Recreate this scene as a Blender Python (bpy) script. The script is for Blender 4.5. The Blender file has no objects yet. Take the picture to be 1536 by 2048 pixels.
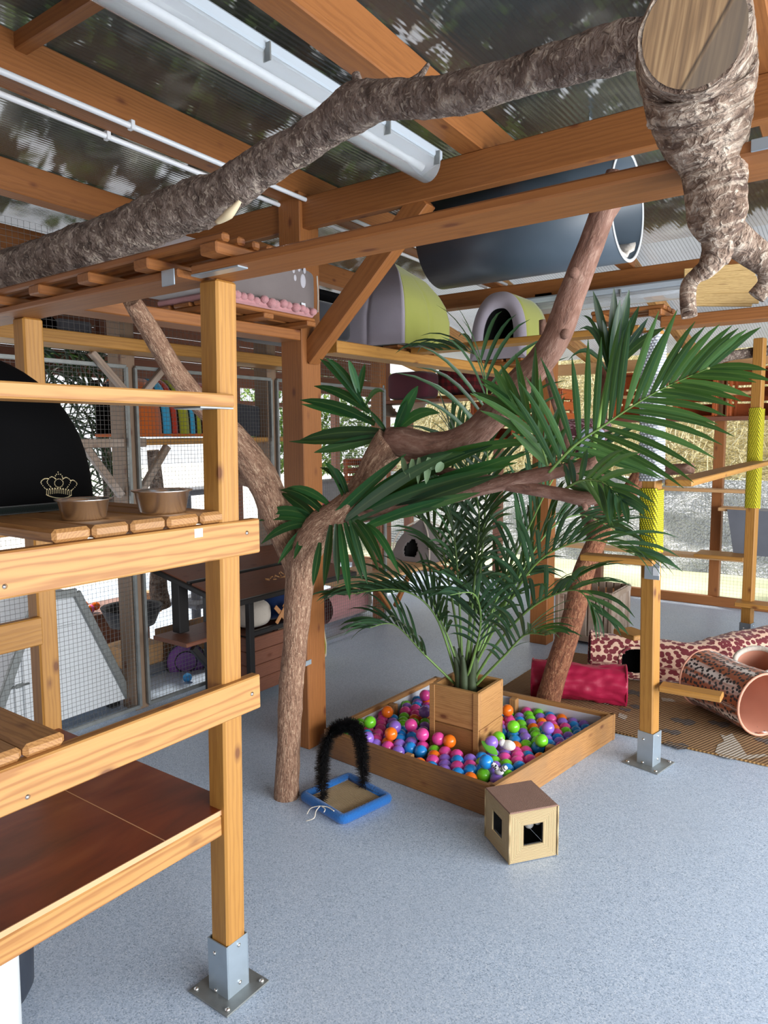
import bpy, bmesh, math, random
from mathutils import Vector as V, Matrix
from math import sin, cos, pi, radians, sqrt, atan2
random.seed(7)
SC = bpy.context.scene
COL = SC.collection
# ---------------------------------------------------------------- camera
F = 1430.0; CX = 768.0; CY = 1024.0; EYE = V((0, 0, 1.6))
YAW, PIT, ROL = radians(35.7), radians(-5.9), radians(0.4)
FW = V((-sin(YAW)*cos(PIT), cos(YAW)*cos(PIT), sin(PIT)))
_r = V((cos(YAW), sin(YAW), 0)); _u = _r.cross(FW)
RT = _r*cos(ROL) - _u*sin(ROL); UP = _u*cos(ROL) + _r*sin(ROL)
cam = bpy.data.cameras.new('camera'); camo = bpy.data.objects.new('camera', cam); COL.objects.link(camo)
cam.sensor_fit = 'VERTICAL'; cam.sensor_height = 24.0; cam.lens = 24.0*F/2048.0
cam.clip_start = 0.05; cam.clip_end = 200
R3 = Matrix((RT, UP, -FW)).transposed()
camo.matrix_world = Matrix.Translation(EYE) @ R3.to_4x4()
SC.camera = camo
# ---------------------------------------------------------------- sky, sun, exposure
SC.view_settings.view_transform = 'Standard'; SC.view_settings.look = 'None'
SC.view_settings.gamma = 1; SC.view_settings.use_curve_mapping = False
SC.view_settings.exposure = 0.75
W = bpy.data.worlds.new('sky'); SC.world = W; W.use_nodes = True
_bg = W.node_tree.nodes['Background']; _bg.inputs[0].default_value = (0.93, 0.96, 1.0, 1); _bg.inputs[1].default_value = 0.78
def sun(name, az, el, e, ang, col):
    l = bpy.data.lights.new(name, 'SUN'); l.energy = e; l.angle = radians(ang); l.color = col
    o = bpy.data.objects.new(name, l); COL.objects.link(o)
    d = V((cos(radians(el))*cos(radians(az)), cos(radians(el))*sin(radians(az)), sin(radians(el))))
    o.rotation_euler = d.to_track_quat('Z', 'Y').to_euler(); o.location = (0, 0, 12)
sun('sun', 152, 63, 4.5, 3, (1, .95, .86))
def area(name, loc, target, sx, sy, e, col=(1, 1, 1)):
    l = bpy.data.lights.new(name, 'AREA'); l.shape = 'RECTANGLE'; l.size = sx; l.size_y = sy; l.energy = e; l.color = col
    o = bpy.data.objects.new(name, l); COL.objects.link(o); o.location = loc
    o.rotation_euler = (V(loc)-V(target)).to_track_quat('Z', 'Y').to_euler()
# daylight through the open long side of the pavilion, to the right of the photographer
area('daylight_side', (3.1, 2.0, 1.2), (-1.6, 2.3, 0.6), 5.6, 1.9, 270, (.96, .98, 1))
# ---------------------------------------------------------------- pixel -> place
def ray(x, y): return FW + RT*((x-CX)/F) - UP*((y-CY)/F)
def pz(x, y, z=0.0): d = ray(x, y); return EYE + d*((z-EYE.z)/d.z)
def px(x, y, X): d = ray(x, y); return EYE + d*(X/d.x)
def py(x, y, Y): d = ray(x, y); return EYE + d*(Y/d.y)
def pd(x, y, D): return EYE + ray(x, y)*D
# ---------------------------------------------------------------- mesh builder
def frame(d, up=None):
    d = d.normalized()
    u = up or (V((0, 0, 1)) if abs(d.z) < .93 else V((1, 0, 0)))
    s = d.cross(u).normalized()
    return d, s, s.cross(d)
class MB:
    def __init__(s):
        s.bm = bmesh.new(); s.wc = s.bm.verts.layers.float_vector.new('wc')
    def v(s, p, w=None):
        a = s.bm.verts.new(p); a[s.wc] = w if w is not None else p
        return a
    def f(s, vs, m=0, sm=False):
        try:
            q = s.bm.faces.new(vs); q.material_index = m; q.smooth = sm
        except ValueError: pass
    def board(s, p0, p1, w, t, up=None, bev=.004, m=0):
        """timber from p0 to p1: w across (horizontal), t thick (along up)"""
        p0 = V(p0); p1 = V(p1); d, sd, u = frame(p1-p0, V(up) if up else None)
        L = (p1-p0).length/2; c = (p0+p1)/2; h = (L, w/2, t/2); b = min(bev, w*.3, t*.3)
        off = V((random.uniform(-9, 9), random.choice((-1, 1))*random.uniform(.02, .09), random.choice((-1, 1))*random.uniform(.03, .1)))
        vs = {}
        for sx in (-1, 1):
            for sy in (-1, 1):
                for sz in (-1, 1):
                    for k in range(3):
                        q = [sx*(h[0]-b), sy*(h[1]-b), sz*(h[2]-b)]
                        q[k] = (sx, sy, sz)[k]*h[k]
                        vs[sx, sy, sz, k] = s.v(c+d*q[0]+sd*q[1]+u*q[2], V(q)+off)
        B = (-1, 1); O = ((-1, -1), (-1, 1), (1, 1), (1, -1))
        for a in B:
            s.f([vs[a, y, z, 0] for y, z in O], m); s.f([vs[x, a, z, 1] for x, z in O], m); s.f([vs[x, y, a, 2] for x, y in O], m)
            for c2 in B:
                s.f([vs[a, c2, -1, 0], vs[a, c2, 1, 0], vs[a, c2, 1, 1], vs[a, c2, -1, 1]], m)
                s.f([vs[a, -1, c2, 0], vs[a, 1, c2, 0], vs[a, 1, c2, 2], vs[a, -1, c2, 2]], m)
                s.f([vs[-1, a, c2, 1], vs[1, a, c2, 1], vs[1, a, c2, 2], vs[-1, a, c2, 2]], m)
                for c3 in B: s.f([vs[a, c2, c3, k] for k in range(3)], m)
        return s
    def box(s, lo, hi, bev=.004, m=0):
        lo = V(lo); hi = V(hi); c = (lo+hi)/2; e = hi-lo
        if e.x >= e.y: return s.board((lo.x, c.y, c.z), (hi.x, c.y, c.z), e.y, e.z, None, bev, m)
        return s.board((c.x, lo.y, c.z), (c.x, hi.y, c.z), e.x, e.z, None, bev, m)
    def tube(s, pts, rad, n=8, sub=1, amp=0.0, cap=True, m=0, fr=9.0, closed=False):
        P = [V(p) for p in pts]; R = list(rad) if hasattr(rad, '__len__') else [rad]*len(P)
        if sub > 1: P, R = spline(P, R, sub)
        off = random.uniform(0, 50); N = len(P); rings = []; up = None; L = 0
        for i in range(N):
            a = P[max(i-1, 0)]; b = P[min(i+1, N-1)]
            if closed: a = P[i-1]; b = P[(i+1) % N]
            d, sd, u = frame(b-a, up); up = u
            if i: L += (P[i]-P[i-1]).length
            ring = []
            for k in range(n):
                t = 2*pi*k/n; r = R[i]
                if amp:
                    q = V((L*fr+off, cos(t)*1.3, sin(t)*1.3))
                    r *= 1+amp*noise(q)+amp*.6*noise(q*2.7)
                o = sd*(cos(t)*r)+u*(sin(t)*r)
                ring.append(s.v(P[i]+o, V((L+off, cos(t)*R[i], sin(t)*R[i]))))
            rings.append(ring)
        for i in range(N if closed else N-1):
            A = rings[i]; B = rings[(i+1) % N]
            for k in range(n): s.f((A[k], A[(k+1) % n], B[(k+1) % n], B[k]), m, True)
        if cap and not closed:
            s.f(rings[0][::-1], m); s.f(rings[-1], m)
        return s
    def surf(s, fn, nu, nv, wu=False, wv=False, m=0, sm=True):
        g = [[s.v(V(fn(i/nu, j/nv)), V((i/nu, j/nv, 0))) for j in range(nv if wv else nv+1)] for i in range(nu if wu else nu+1)]
        I = len(g); J = len(g[0])
        for i in range(nu):
            for j in range(nv):
                s.f((g[i][j], g[(i+1) % I][j], g[(i+1) % I][(j+1) % J], g[i][(j+1) % J]), m, sm)
        return s
    def lathe(s, c, prof, n=24, m=0, axis=None):
        c = V(c); d, sd, u = frame(V(axis) if axis else V((0, 0, 1)))
        def fn(a, b):
            k = b*(len(prof)-1); i = min(int(k), len(prof)-2); t = k-i
            r = prof[i][0]*(1-t)+prof[i+1][0]*t; z = prof[i][1]*(1-t)+prof[i+1][1]*t
            return c+d*z+(sd*cos(a*2*pi)+u*sin(a*2*pi))*max(r, 1e-5)
        return s.surf(fn, n, len(prof)-1, True, False, m)
    def ball(s, c, r, n=16, sc=(1, 1, 1), m=0):
        c = V(c)
        return s.surf(lambda a, b: c+V((sc[0]*r*cos(a*2*pi)*sin(pi*(b*.998+.001)), sc[1]*r*sin(a*2*pi)*sin(pi*(b*.998+.001)), -sc[2]*r*cos(pi*b))), n, n//2, True, False, m)
    def poly(s, pts, th, m=0, up=(0, 0, 1)):
        up = V(up)*th
        A = [s.v(V(p)) for p in pts]; B = [s.v(V(p)+up) for p in pts]; n = len(A)
        s.f(A[::-1], m); s.f(B, m)
        for i in range(n): s.f((A[i], A[(i+1) % n], B[(i+1) % n], B[i]), m)
        return s
    def quad(s, a, b, c, d, m=0):
        w = V((random.random(), random.random(), random.random()))
        s.f([s.v(V(q), w) for q in (a, b, c, d)], m); return s
from mathutils import noise as _mn
def noise(q): return _mn.noise(q)
def spline(P, R, sub):
    oP = []; oR = []; n = len(P)
    for i in range(n-1):
        p0 = P[max(i-1, 0)]; p1 = P[i]; p2 = P[i+1]; p3 = P[min(i+2, n-1)]
        for k in range(sub):
            t = k/sub
            oP.append(.5*((2*p1)+(p2-p0)*t+(2*p0-5*p1+4*p2-p3)*t*t+(3*p1-p0-3*p2+p3)*t**3)); oR.append(R[i]*(1-t)+R[i+1]*t)
    oP.append(P[-1]); oR.append(R[-1]); return oP, oR
BASE = {}
def tag(o, label, cat, group=None, kind=None):
    if label: o['label'] = label
    if cat: o['category'] = cat
    if group: o['group'] = group
    if kind: o['kind'] = kind
    return o
def thing(name, label, cat, loc, group=None):
    o = bpy.data.objects.new(name, None); COL.objects.link(o); o.location = V(loc); o.empty_display_size = .05
    BASE[o] = V(loc); return tag(o, label, cat, group)
def obj(name, mb, mats, parent=None, label=None, cat=None, group=None, kind=None, loc=None, normals=True):
    if normals: bmesh.ops.recalc_face_normals(mb.bm, faces=mb.bm.faces)
    if parent: base = BASE[parent]
    elif loc is not None: base = V(loc)
    else:
        vs = [q.co for q in mb.bm.verts]
        base = V(((min(q.x for q in vs)+max(q.x for q in vs))/2, (min(q.y for q in vs)+max(q.y for q in vs))/2, min(q.z for q in vs)))
    bmesh.ops.translate(mb.bm, verts=mb.bm.verts, vec=-base)
    me = bpy.data.meshes.new(name); mb.bm.to_mesh(me); mb.bm.free()
    for m in (mats if isinstance(mats, (list, tuple)) else [mats]): me.materials.append(m)
    o = bpy.data.objects.new(name, me); COL.objects.link(o); BASE[o] = base
    if parent: o.parent = parent
    else: o.location = base
    return tag(o, label, cat, group, kind)
def struct(name, mb, mat, label=None): return obj(name, mb, mat, None, label, None, None, 'structure')
def soft(o, lv=1):
    m = o.modifiers.new('s', 'SUBSURF'); m.levels = lv; m.render_levels = lv; return o
def thick(o, t, off=-1):
    m = o.modifiers.new('t', 'SOLIDIFY'); m.thickness = t; m.offset = off; return o
# ---------------------------------------------------------------- materials
def lin(c):
    if isinstance(c, str): c = [int(c[i:i+2], 16)/255 for i in (0, 2, 4)]
    return tuple(x/12.92 if x <= .04045 else ((x+.055)/1.055)**2.4 for x in c)+(1,)
class G:
    def __init__(s, name):
        s.m = bpy.data.materials.new(name); s.m.use_nodes = True; s.t = s.m.node_tree
        s.b = s.t.nodes['Principled BSDF']; s.out = s.t.nodes['Material Output']
    def n(s, typ, ins=None, out=0, **kw):
        q = s.t.nodes.new(typ)
        for k, v in kw.items(): setattr(q, k, v)
        for k, v in (ins or {}).items(): s.put(q.inputs[k], v)
        return q.outputs[out]
    def put(s, i, v):
        if hasattr(v, 'is_output'): s.t.links.new(v, i)
        else: i.default_value = v
    def ramp(s, fac, stops, interp='LINEAR'):
        q = s.t.nodes.new('ShaderNodeValToRGB'); q.color_ramp.interpolation = interp
        e = q.color_ramp.elements
        while len(e) < len(stops): e.new(.5)
        for k, (p, c) in enumerate(stops):
            e[k].position = p; e[k].color = lin(c) if not isinstance(c, float) else (c, c, c, 1)
        s.t.links.new(fac, q.inputs[0]); return q.outputs[0]
    def mix(s, f, a, b, mode='MIX'):
        q = s.t.nodes.new('ShaderNodeMix'); q.data_type = 'RGBA'; q.blend_type = mode
        s.put(q.inputs[0], f); s.put(q.inputs[6], a); s.put(q.inputs[7], b); return q.outputs[2]
    def mth(s, op, a, b=0.0, c=0.0):
        q = s.t.nodes.new('ShaderNodeMath'); q.operation = op
        s.put(q.inputs[0], a); s.put(q.inputs[1], b); s.put(q.inputs[2], c); return q.outputs[0]
    def wc(s): return s.n('ShaderNodeAttribute', None, 1, attribute_name='wc')
    def oc(s): return s.n('ShaderNodeTexCoord', None, 3)
    def map(s, v, sc=(1, 1, 1), rot=(0, 0, 0)): return s.n('ShaderNodeMapping', {0: v, 2: rot, 3: sc})
    def noise(s, v, sc, det=3.0, out=0, dist=0.0): return s.n('ShaderNodeTexNoise', {'Vector': v, 'Scale': sc, 'Detail': det, 'Distortion': dist}, out)
    def vor(s, v, sc, out=0, **kw): return s.n('ShaderNodeTexVoronoi', {'Vector': v, 'Scale': sc}, out, **kw)
    def bump(s, h, st=.3, d=.01):
        s.put(s.b.inputs['Normal'], s.n('ShaderNodeBump', {'Height': h, 'Strength': st, 'Distance': d})); return s
    def set(s, col=None, rough=None, **kw):
        if col is not None: s.put(s.b.inputs['Base Color'], col)
        if rough is not None: s.put(s.b.inputs['Roughness'], rough)
        for k, v in kw.items(): s.put(s.b.inputs[k.replace('_', ' ')], v)
        return s
def plain(name, c, r=.6, var=.12, sc=8.0, bump=0.0, bsc=60.0, **kw):
    g = G(name); p = g.oc(); a = lin(c)
    nz = g.noise(p, sc, 4.0)
    g.set(g.mix(nz, tuple(x*(1-var) for x in a[:3])+(1,), tuple(min(1, x*(1+var)) for x in a[:3])+(1,)), r, **kw)
    if bump: g.bump(g.noise(p, bsc, 3.0), bump, .004)
    return g.m
def wood(name, light, dark, knot='5a2a14', rings=46.0, rough=.55, contrast=.75, wear=None):
    g = G(name); w = g.wc()
    p = g.map(w, (.09, 1, 1))
    wave = g.n('ShaderNodeTexWave', {'Vector': p, 'Scale': rings, 'Distortion': 5.0, 'Detail': 2.0, 'Detail Scale': 3.0, 'Detail Roughness': .5}, wave_type='RINGS', rings_direction='X')
    fine = g.noise(g.map(w, (4, 160, 160)), 1.0, 3.0)
    big = g.noise(g.map(w, (.8, 5, 5)), 1.6, 2.0)
    f = g.mth('MULTIPLY', g.mth('POWER', wave, 2.2), contrast)
    c = g.mix(f, lin(light), lin(dark))
    c = g.mix(g.mth('MULTIPLY', fine, .35), c, lin(dark))
    c = g.mix(g.mth('MULTIPLY', big, .4), c, g.mix(.5, lin(light), lin(dark)))
    kd = g.n('ShaderNodeTexVoronoi', {'Vector': g.map(w, (5.5, 11, 11)), 'Scale': 1.0}, 0)
    kf = g.ramp(kd, [(.07, 1.0), (.11, .5), (.19, 0.0)])
    c = g.mix(g.mth('MULTIPLY', kf, .8), c, lin(knot))
    if wear: c = g.mix(g.ramp(g.noise(w, 3.5, 5.0), [(.45, 0.0), (.7, .8)]), c, lin(wear))
    g.set(c, rough).bump(g.mth('ADD', wave, fine), .12, .002)
    return g.m
PINE = wood('pine_yellow', 'c09052', '8a5426', contrast=.75, rings=15)
PINE2 = wood('pine_amber', 'b4823c', '8a5a24', contrast=.5, rings=24)
BEAM = wood('beam_timber', '9a6130', '6d3e1a', contrast=.4, rings=24)
DECK = wood('deck_board', 'b5854f', '7c5029', contrast=.6, wear='8d6b48')
DECKD = wood('ribbed_deck', 'a37340', '6b431f', contrast=.7, wear='70503a')
PLANT = wood('planter_wood', 'b98a55', '875a2e', contrast=.6)
CRATE = wood('orange_stain', 'b35a22', '7c3410', contrast=.5)
GREYW = wood('weathered_grey', '9d8a79', '6a5648', contrast=.5, wear='b7aaa0')
BROWNW = wood('brown_stain', '80513c', '5a3325', contrast=.45)
PALEW = wood('pale_shelf_wood', 'd3a878', 'b0824f', contrast=.5)
def _ply():
    g = G('redbrown_ply'); w = g.oc()
    a = g.noise(g.map(w, (3, 1.1, 1)), 2.2, 6.0, 0, 1.2); b = g.noise(g.map(w, (40, 3, 3)), 2.0, 3.0)
    c = g.ramp(a, [(.3, '55200d'), (.5, '7a3213'), (.72, '97502a')])
    g.set(g.mix(g.mth('MULTIPLY', b, .35), c, lin('8a4a28')), .32); return g.m
PLY = _ply()
def _floor():
    g = G('speckled_vinyl'); w = g.oc()
    a = g.n('ShaderNodeTexVoronoi', {'Vector': w, 'Scale': 300.0}, 1)
    v = g.n('ShaderNodeSeparateColor', {0: a}, 0)
    c = g.ramp(v, [(0, '7e8fa5'), (.12, '9dafc4'), (.45, 'b2c2d6'), (.8, 'becde0'), (1, 'd5deea')])
    big = g.noise(w, 1.7, 5.0)
    c = g.mix(g.mth('MULTIPLY', g.ramp(big, [(.42, 0.0), (.7, 1.0)]), .3), c, lin('aebaca'))
    g.set(c, g.mth('MULTIPLY_ADD', g.noise(w, 9.0, 3.0), .2, .3), Specular_IOR_Level=.45)
    g.bump(g.noise(w, 120.0, 2.0), .05, .001); return g.m
FLOOR = _floor()
def _bark(name, cs, flake=1.0, bump=.8, sc=(26, 26, 26), lent=0.0):
    g = G(name); w = g.wc()
    p = g.map(w, sc)
    a = g.noise(p, 1.0, 6.0, 0, .6); b = g.vor(g.map(w, (sc[0]*.8, sc[1]*1.6, sc[2]*1.6)), 1.0)
    c = g.ramp(a, [(.28, cs[0]), (.45, cs[1]), (.6, cs[2]), (.78, cs[3])])
    if lent:
        l = g.noise(g.map(w, (150, 10, 10)), 1.0, 3.0)
        c = g.mix(g.mth('MULTIPLY', g.ramp(l, [(.52, 0.0), (.62, 1.0)]), lent), c, lin(cs[3]))
        c = g.mix(g.mth('MULTIPLY', g.ramp(l, [(.35, 1.0), (.44, 0.0)]), lent*.7), c, lin(cs[0]))
    fk = g.noise(g.map(w, (sc[0]*3.2, sc[1]*3.2, sc[2]*3.2)), 1.0, 5.0, 0, 1.0)
    c = g.mix(g.mth('MULTIPLY', g.ramp(fk, [(.56, 0.0), (.64, 1.0)]), .65*flake), c, lin(cs[3]))
    c = g.mix(g.mth('MULTIPLY', g.ramp(fk, [(.34, 1.0), (.42, 0.0)]), .7*flake), c, lin(cs[0]))
    g.set(c, .85).bump(g.mth('ADD', g.mth('ADD', a, g.mth('MULTIPLY', b, .5)), fk), bump, .014); return g.m
BARK_TREE = _bark('palm_tree_bark', ('6b4d3b', '8a6650', 'a07d65', 'd0b193'), bump=.7, sc=(20, 70, 70))
BARK_LIMB = _bark('smooth_limb_bark', ('5c4035', '785546', '866557', 'a88a78'), .35, bump=.35, sc=(14, 40, 40))
BARK_LONG = _bark('rough_grey_bark', ('43362f', '6d5c52', '8c7c72', 'bfb09f'), bump=1.0, sc=(24, 20, 20), lent=.1)
BARK_STUB = _bark('ringed_bark', ('4a352a', '7c6554', 'a08a78', 'd3c2ae'), bump=1.0, sc=(30, 22, 22), lent=.42)
def _cut():
    g = G('sawn_end'); w = g.wc()
    a = g.noise(g.map(w, (95, 4, 1), (0, 0, .2)), 1.6, 5.0); b = g.noise(w, 14.0, 3.0)
    c = g.ramp(a, [(.3, '4e3826'), (.5, '8d6d4a'), (.7, 'bd9c70')])
    c = g.mix(g.mth('MULTIPLY', b, .4), c, lin('8b7257')); x = g.n('ShaderNodeSeparateXYZ', {0: g.map(w, (1, 1, 1), (0, 0, .45))}, 0)
    c = g.mix(g.mth('MULTIPLY', g.ramp(g.mth('MULTIPLY_ADD', x, 5.0, .5), [(.60, 0.0), (.63, 1.0)]), .75), c, lin('5d5348'))
    c = g.mix(g.ramp(g.mth('MULTIPLY_ADD', x, 5.0, .5), [(.585, 0.0), (.60, .9), (.62, 0.0)]), c, lin('1d130c'))
    g.set(c, .7); return g.m
CUT = _cut()
def leaf(name, a, b, c, r=.38):
    g = G(name); w = g.wc(); s = g.n('ShaderNodeSeparateXYZ', {0: w}, 0)
    y = g.n('ShaderNodeSeparateXYZ', {0: w}, 1)
    k = g.ramp(s, [(0, a), (.5, b), (1, c)])
    mid = g.ramp(y, [(.42, 0.0), (.5, 1.0), (.58, 0.0)])
    g.set(g.mix(g.mth('MULTIPLY', mid, .35), k, g.mix(.5, k, lin('9dba6a'))), r, Specular_IOR_Level=.4)
    tr = g.n('ShaderNodeBsdfTranslucent', {0: g.mix(.5, k, lin('7fae3a'))})
    mx = g.n('ShaderNodeMixShader', {0: .22, 1: g.b.outputs[0], 2: tr}); g.put(g.out.inputs[0], mx)
    return g.m
LEAF = leaf('palm_leaf', '1b3324', '264331', '3a5a3f')
LEAFT = leaf('bright_palm_leaf', '1c3b1c', '2d5228', '4c733f')
LEAFB = leaf('glossy_palm_leaf', '12301b', '1b4424', '2a5c30', .32)
LEAFD = leaf('dark_leaf', '0f2417', '183322', '22402b')
STALK = plain('green_stalk', '6f8f4a', .45, .2)
CANOPY = leaf('tree_leaf', '25251f', '353530', '474740', .7)
GALV = plain('galvanised_steel', 'a9b6c0', .38, .15, 14.0, Metallic=.65)
GALVD = plain('dull_zinc_plate', '8b8f8e', .5, .3, 22.0, Metallic=.6)
STEEL = plain('polished_steel', 'f2f0ec', .27, .05, Metallic=1.0)
WIRE = plain('wire', '8a8c8a', .45, .1, Metallic=.6)
BLACKM = plain('black_metal', '1d1c1d', .45)
WHITEP = plain('white_plastic', 'd5d8dc', .35, .04)
GREYP = plain('lamp_grey', 'aab4bd', .4, .05)
SOCK = plain('lichen_grey', '9a9a94', .7)
def _roof():
    g = G('twinwall_polycarbonate'); w = g.oc()
    wv = g.n('ShaderNodeTexWave', {'Vector': w, 'Scale': 14.0, 'Distortion': .3, 'Detail': 1.0}, 1, wave_type='BANDS', bands_direction='X')
    bp = g.n('ShaderNodeBump', {'Height': wv, 'Strength': .05, 'Distance': .01})
    d = g.noise(w, 1.2, 6.0)
    tint = g.mix(g.ramp(wv, [(.1, .45), (.25, 0.0)]), g.ramp(d, [(.3, 'a3a6a8'), (.7, 'd9dadc')]), lin('5c5e60'))
    rf = g.n('ShaderNodeBsdfRefraction', {'Color': tint, 'Roughness': .13, 'IOR': 1.08, 'Normal': bp})
    df = g.n('ShaderNodeBsdfDiffuse', {'Color': lin('77797a')})
    tl = g.n('ShaderNodeBsdfTranslucent', {'Color': lin('8d9090')})
    gl = g.n('ShaderNodeBsdfGlossy', {'Color': (1, 1, 1, 1), 'Roughness': .18, 'Normal': bp})
    a = g.n('ShaderNodeMixShader', {0: .5, 1: df, 2: tl}); b = g.n('ShaderNodeMixShader', {0: .36, 1: rf, 2: a})
    fr = g.n('ShaderNodeFresnel', {'IOR': 1.35})
    g.put(g.out.inputs[0], g.n('ShaderNodeMixShader', {0: fr, 1: b, 2: gl})); return g.m
ROOF = _roof()
def _clear():
    g = G('clear_diffuser'); g.set(lin('f4f6f7'), .1, Transmission_Weight=.85, IOR=1.15, Specular_IOR_Level=.6); return g.m
CLEAR = _clear()
def cloth(name, c, c2=None, r=.95, sc=260.0, bump=.25, big=5.0):
    g = G(name); p = g.oc(); a = lin(c); b = lin(c2) if c2 else tuple(x*.8 for x in a[:3])+(1,)
    g.set(g.mix(g.noise(p, big, 4.0), a, b), r, Sheen_Weight=.25, Specular_IOR_Level=.15)
    g.bump(g.mth('ADD', g.noise(p, sc, 2.0), g.noise(p, 14.0, 2.0)), bump, .004); return g.m
LILAC = cloth('lilac_linen', 'b1a9b3', '9c939f'); LIME = cloth('lime_linen', 'a5a75a', '959a4b'); GREYF = cloth('grey_plush', '7c7371', '675e5d')
TAUPE = cloth('taupe_fleece', '837b7a', '6b6463'); CREAM = cloth('cream_fleece', 'd9d0c4', 'bdb3a6', bump=.8, sc=90.0)
PINKC = cloth('pink_fleece', 'c28f90', 'a87577', bump=.6); BLACKV = plain('black_velvet', '040405', .9, .3, Specular_IOR_Level=.1)
DARKG = cloth('charcoal_felt', '3c3d42', '2d2e33'); MIDG = cloth('grey_felt', '71747c', '5f626a'); DKIN = cloth('dark_inside_shade', '060607', '0a0a0c')  # DKIN: near-black that stands in for shade inside openings
ORANGEF = cloth('orange_felt', 'c8682a', 'b0551f'); BLUEF = cloth('blue_felt', '3f9fc4', '3690b8'); REDF = cloth('red_felt', 'b83c26', 'a0301e'); OLIVEF = cloth('olive_felt', '9a9a2a', '8b8c22')
# ================================================================ the setting
m = MB(); m.box((-7.2, -2.7, -.12), (.7, -2.6, 2.89)); struct('wall_back_blocker', m, BROWNW)  # unseen wall added behind the camera to block light from that side
m = MB(); m.box((-7.2, -3, -.06), (3.2, 7.32, 0), 0); struct('floor', m, FLOOR)
LAWN = None
def _lawn():
    g = G('lawn'); w = g.oc(); a = g.noise(w, 1.3, 5.0); b = g.noise(w, 60.0, 3.0)
    g.set(g.mix(g.mth('MULTIPLY', b, .5), g.ramp(a, [(.35, 'a3a98c'), (.55, 'c2c0a4'), (.7, 'd6d0b8')]), lin('93a070')), .9); return g.m
m = MB(); m.box((-8.2, 7.33, -.12), (30, 40, -.03), 0); struct('ground_lawn', m, _lawn())
m = MB(); m.box((-40, -20, -.12), (-7.21, 7.32, -.03), 0); m.box((-40, 7.33, -.12), (-8.21, 40, -.03), 0); struct('ground_paving', m, plain('pale_paving', 'cfcdc6', .8))
# roof sheets, level over the first two bays, dropping to the eaves over the last
def sheet(name, y0, z0, y1, z1, label=None):
    m = MB(); x0, x1 = -5.0, 1.7
    for a, b in ((0, 0),):
        m.quad((x0, y0, z0), (x1, y0, z0), (x1, y1, z1), (x0, y1, z1))
    return struct(name, m, ROOF, label)
sheet('ceiling', -1.6, 2.90, 5.12, 2.90); sheet('ceiling_eaves', 5.12, 2.90, 7.7, 2.44)
RX = [.6, -.42, -1.47, -2.47, -3.5, -4.5]
for i, x in enumerate(RX):
    m = MB(); m.board((x+.2, -1.5, 2.823), (x-.12, 5.12, 2.823), .1, .145)
    obj('roof_rafter', m, BEAM, None, ['amber rafter beyond the right edge of the ringed branch', 'amber rafter above the sawn branch end', 'amber rafter beside the near strip light',
        'amber rafter carrying two white conduits', 'amber rafter left of the two white conduits', 'rafter above the mesh enclosure', 'second rafter above the mesh enclosure', 'outermost rafter above the mesh enclosure'][i], 'rafter', 'roof rafters')
    m = MB(); m.board((x-.12, 5.12, 2.79), (x-.2, 7.6, 2.385), .07, .12)
    obj('eaves_rafter', m, PINE, None, ['sloping eaves rafter outside the right of the picture', 'sloping eaves rafter above the far right yellow rope post', 'sloping eaves rafter above the white rope post', 'sloping eaves rafter behind the small igloo bed',
        'sloping eaves rafter behind the large igloo bed', 'sloping eaves rafter over the enclosure back', 'second sloping eaves rafter over the enclosure back', 'last sloping eaves rafter over the enclosure back'][i], 'rafter', 'eaves rafters')
def beam(label, x0, x1, y, z0, z1, d=.12, mat=BEAM):
    m = MB(); m.board((x0, y+d/2, (z0+z1)/2), (x1, y+d/2, (z0+z1)/2), d, z1-z0)
    return obj('roof_beam', m, mat, None, label, 'beam')
beam('slim amber cross batten in the top left corner', -2.5, 1.6, 1.28, 2.837, 2.893, .045)
beam('long amber cross beam behind the grey pipe', -5, 1.6, 2.67, 2.607, 2.75, .05)
beam('far amber cross beam above the second strip light', -5, 1.6, 5.1, 2.633, 2.75)
beam('pale eaves beam on top of the back mesh wall', -5, 1.6, 7.25, 2.24, 2.35, .1, PALEW)
def post(name, label, x, y, w, z1, mat=BEAM, z0=0, cat='post', d=None):
    m = MB(); m.board((x, y, z0), (x, y, z1), w, d or w, (0, 1, 0)); return obj(name, m, mat, None, label, cat)
post('timber_post', 'thick amber roof post behind the tree trunk, left of the ball pit', -2.46, 2.72, .14, 2.777)
post('timber_post', 'thick amber roof post behind the potted palm', -2.2, 5.17, .14, 2.66)
m = MB(); a = py(612, 715, 2.7); b = py(845, 395, 2.7); m.board((a.x, 2.72, a.z), (b.x, 2.72, b.z), .07, .1)
obj('knee_brace', m, BEAM, None, 'diagonal amber brace from the thick roof post up to the long beam', 'brace')
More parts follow.
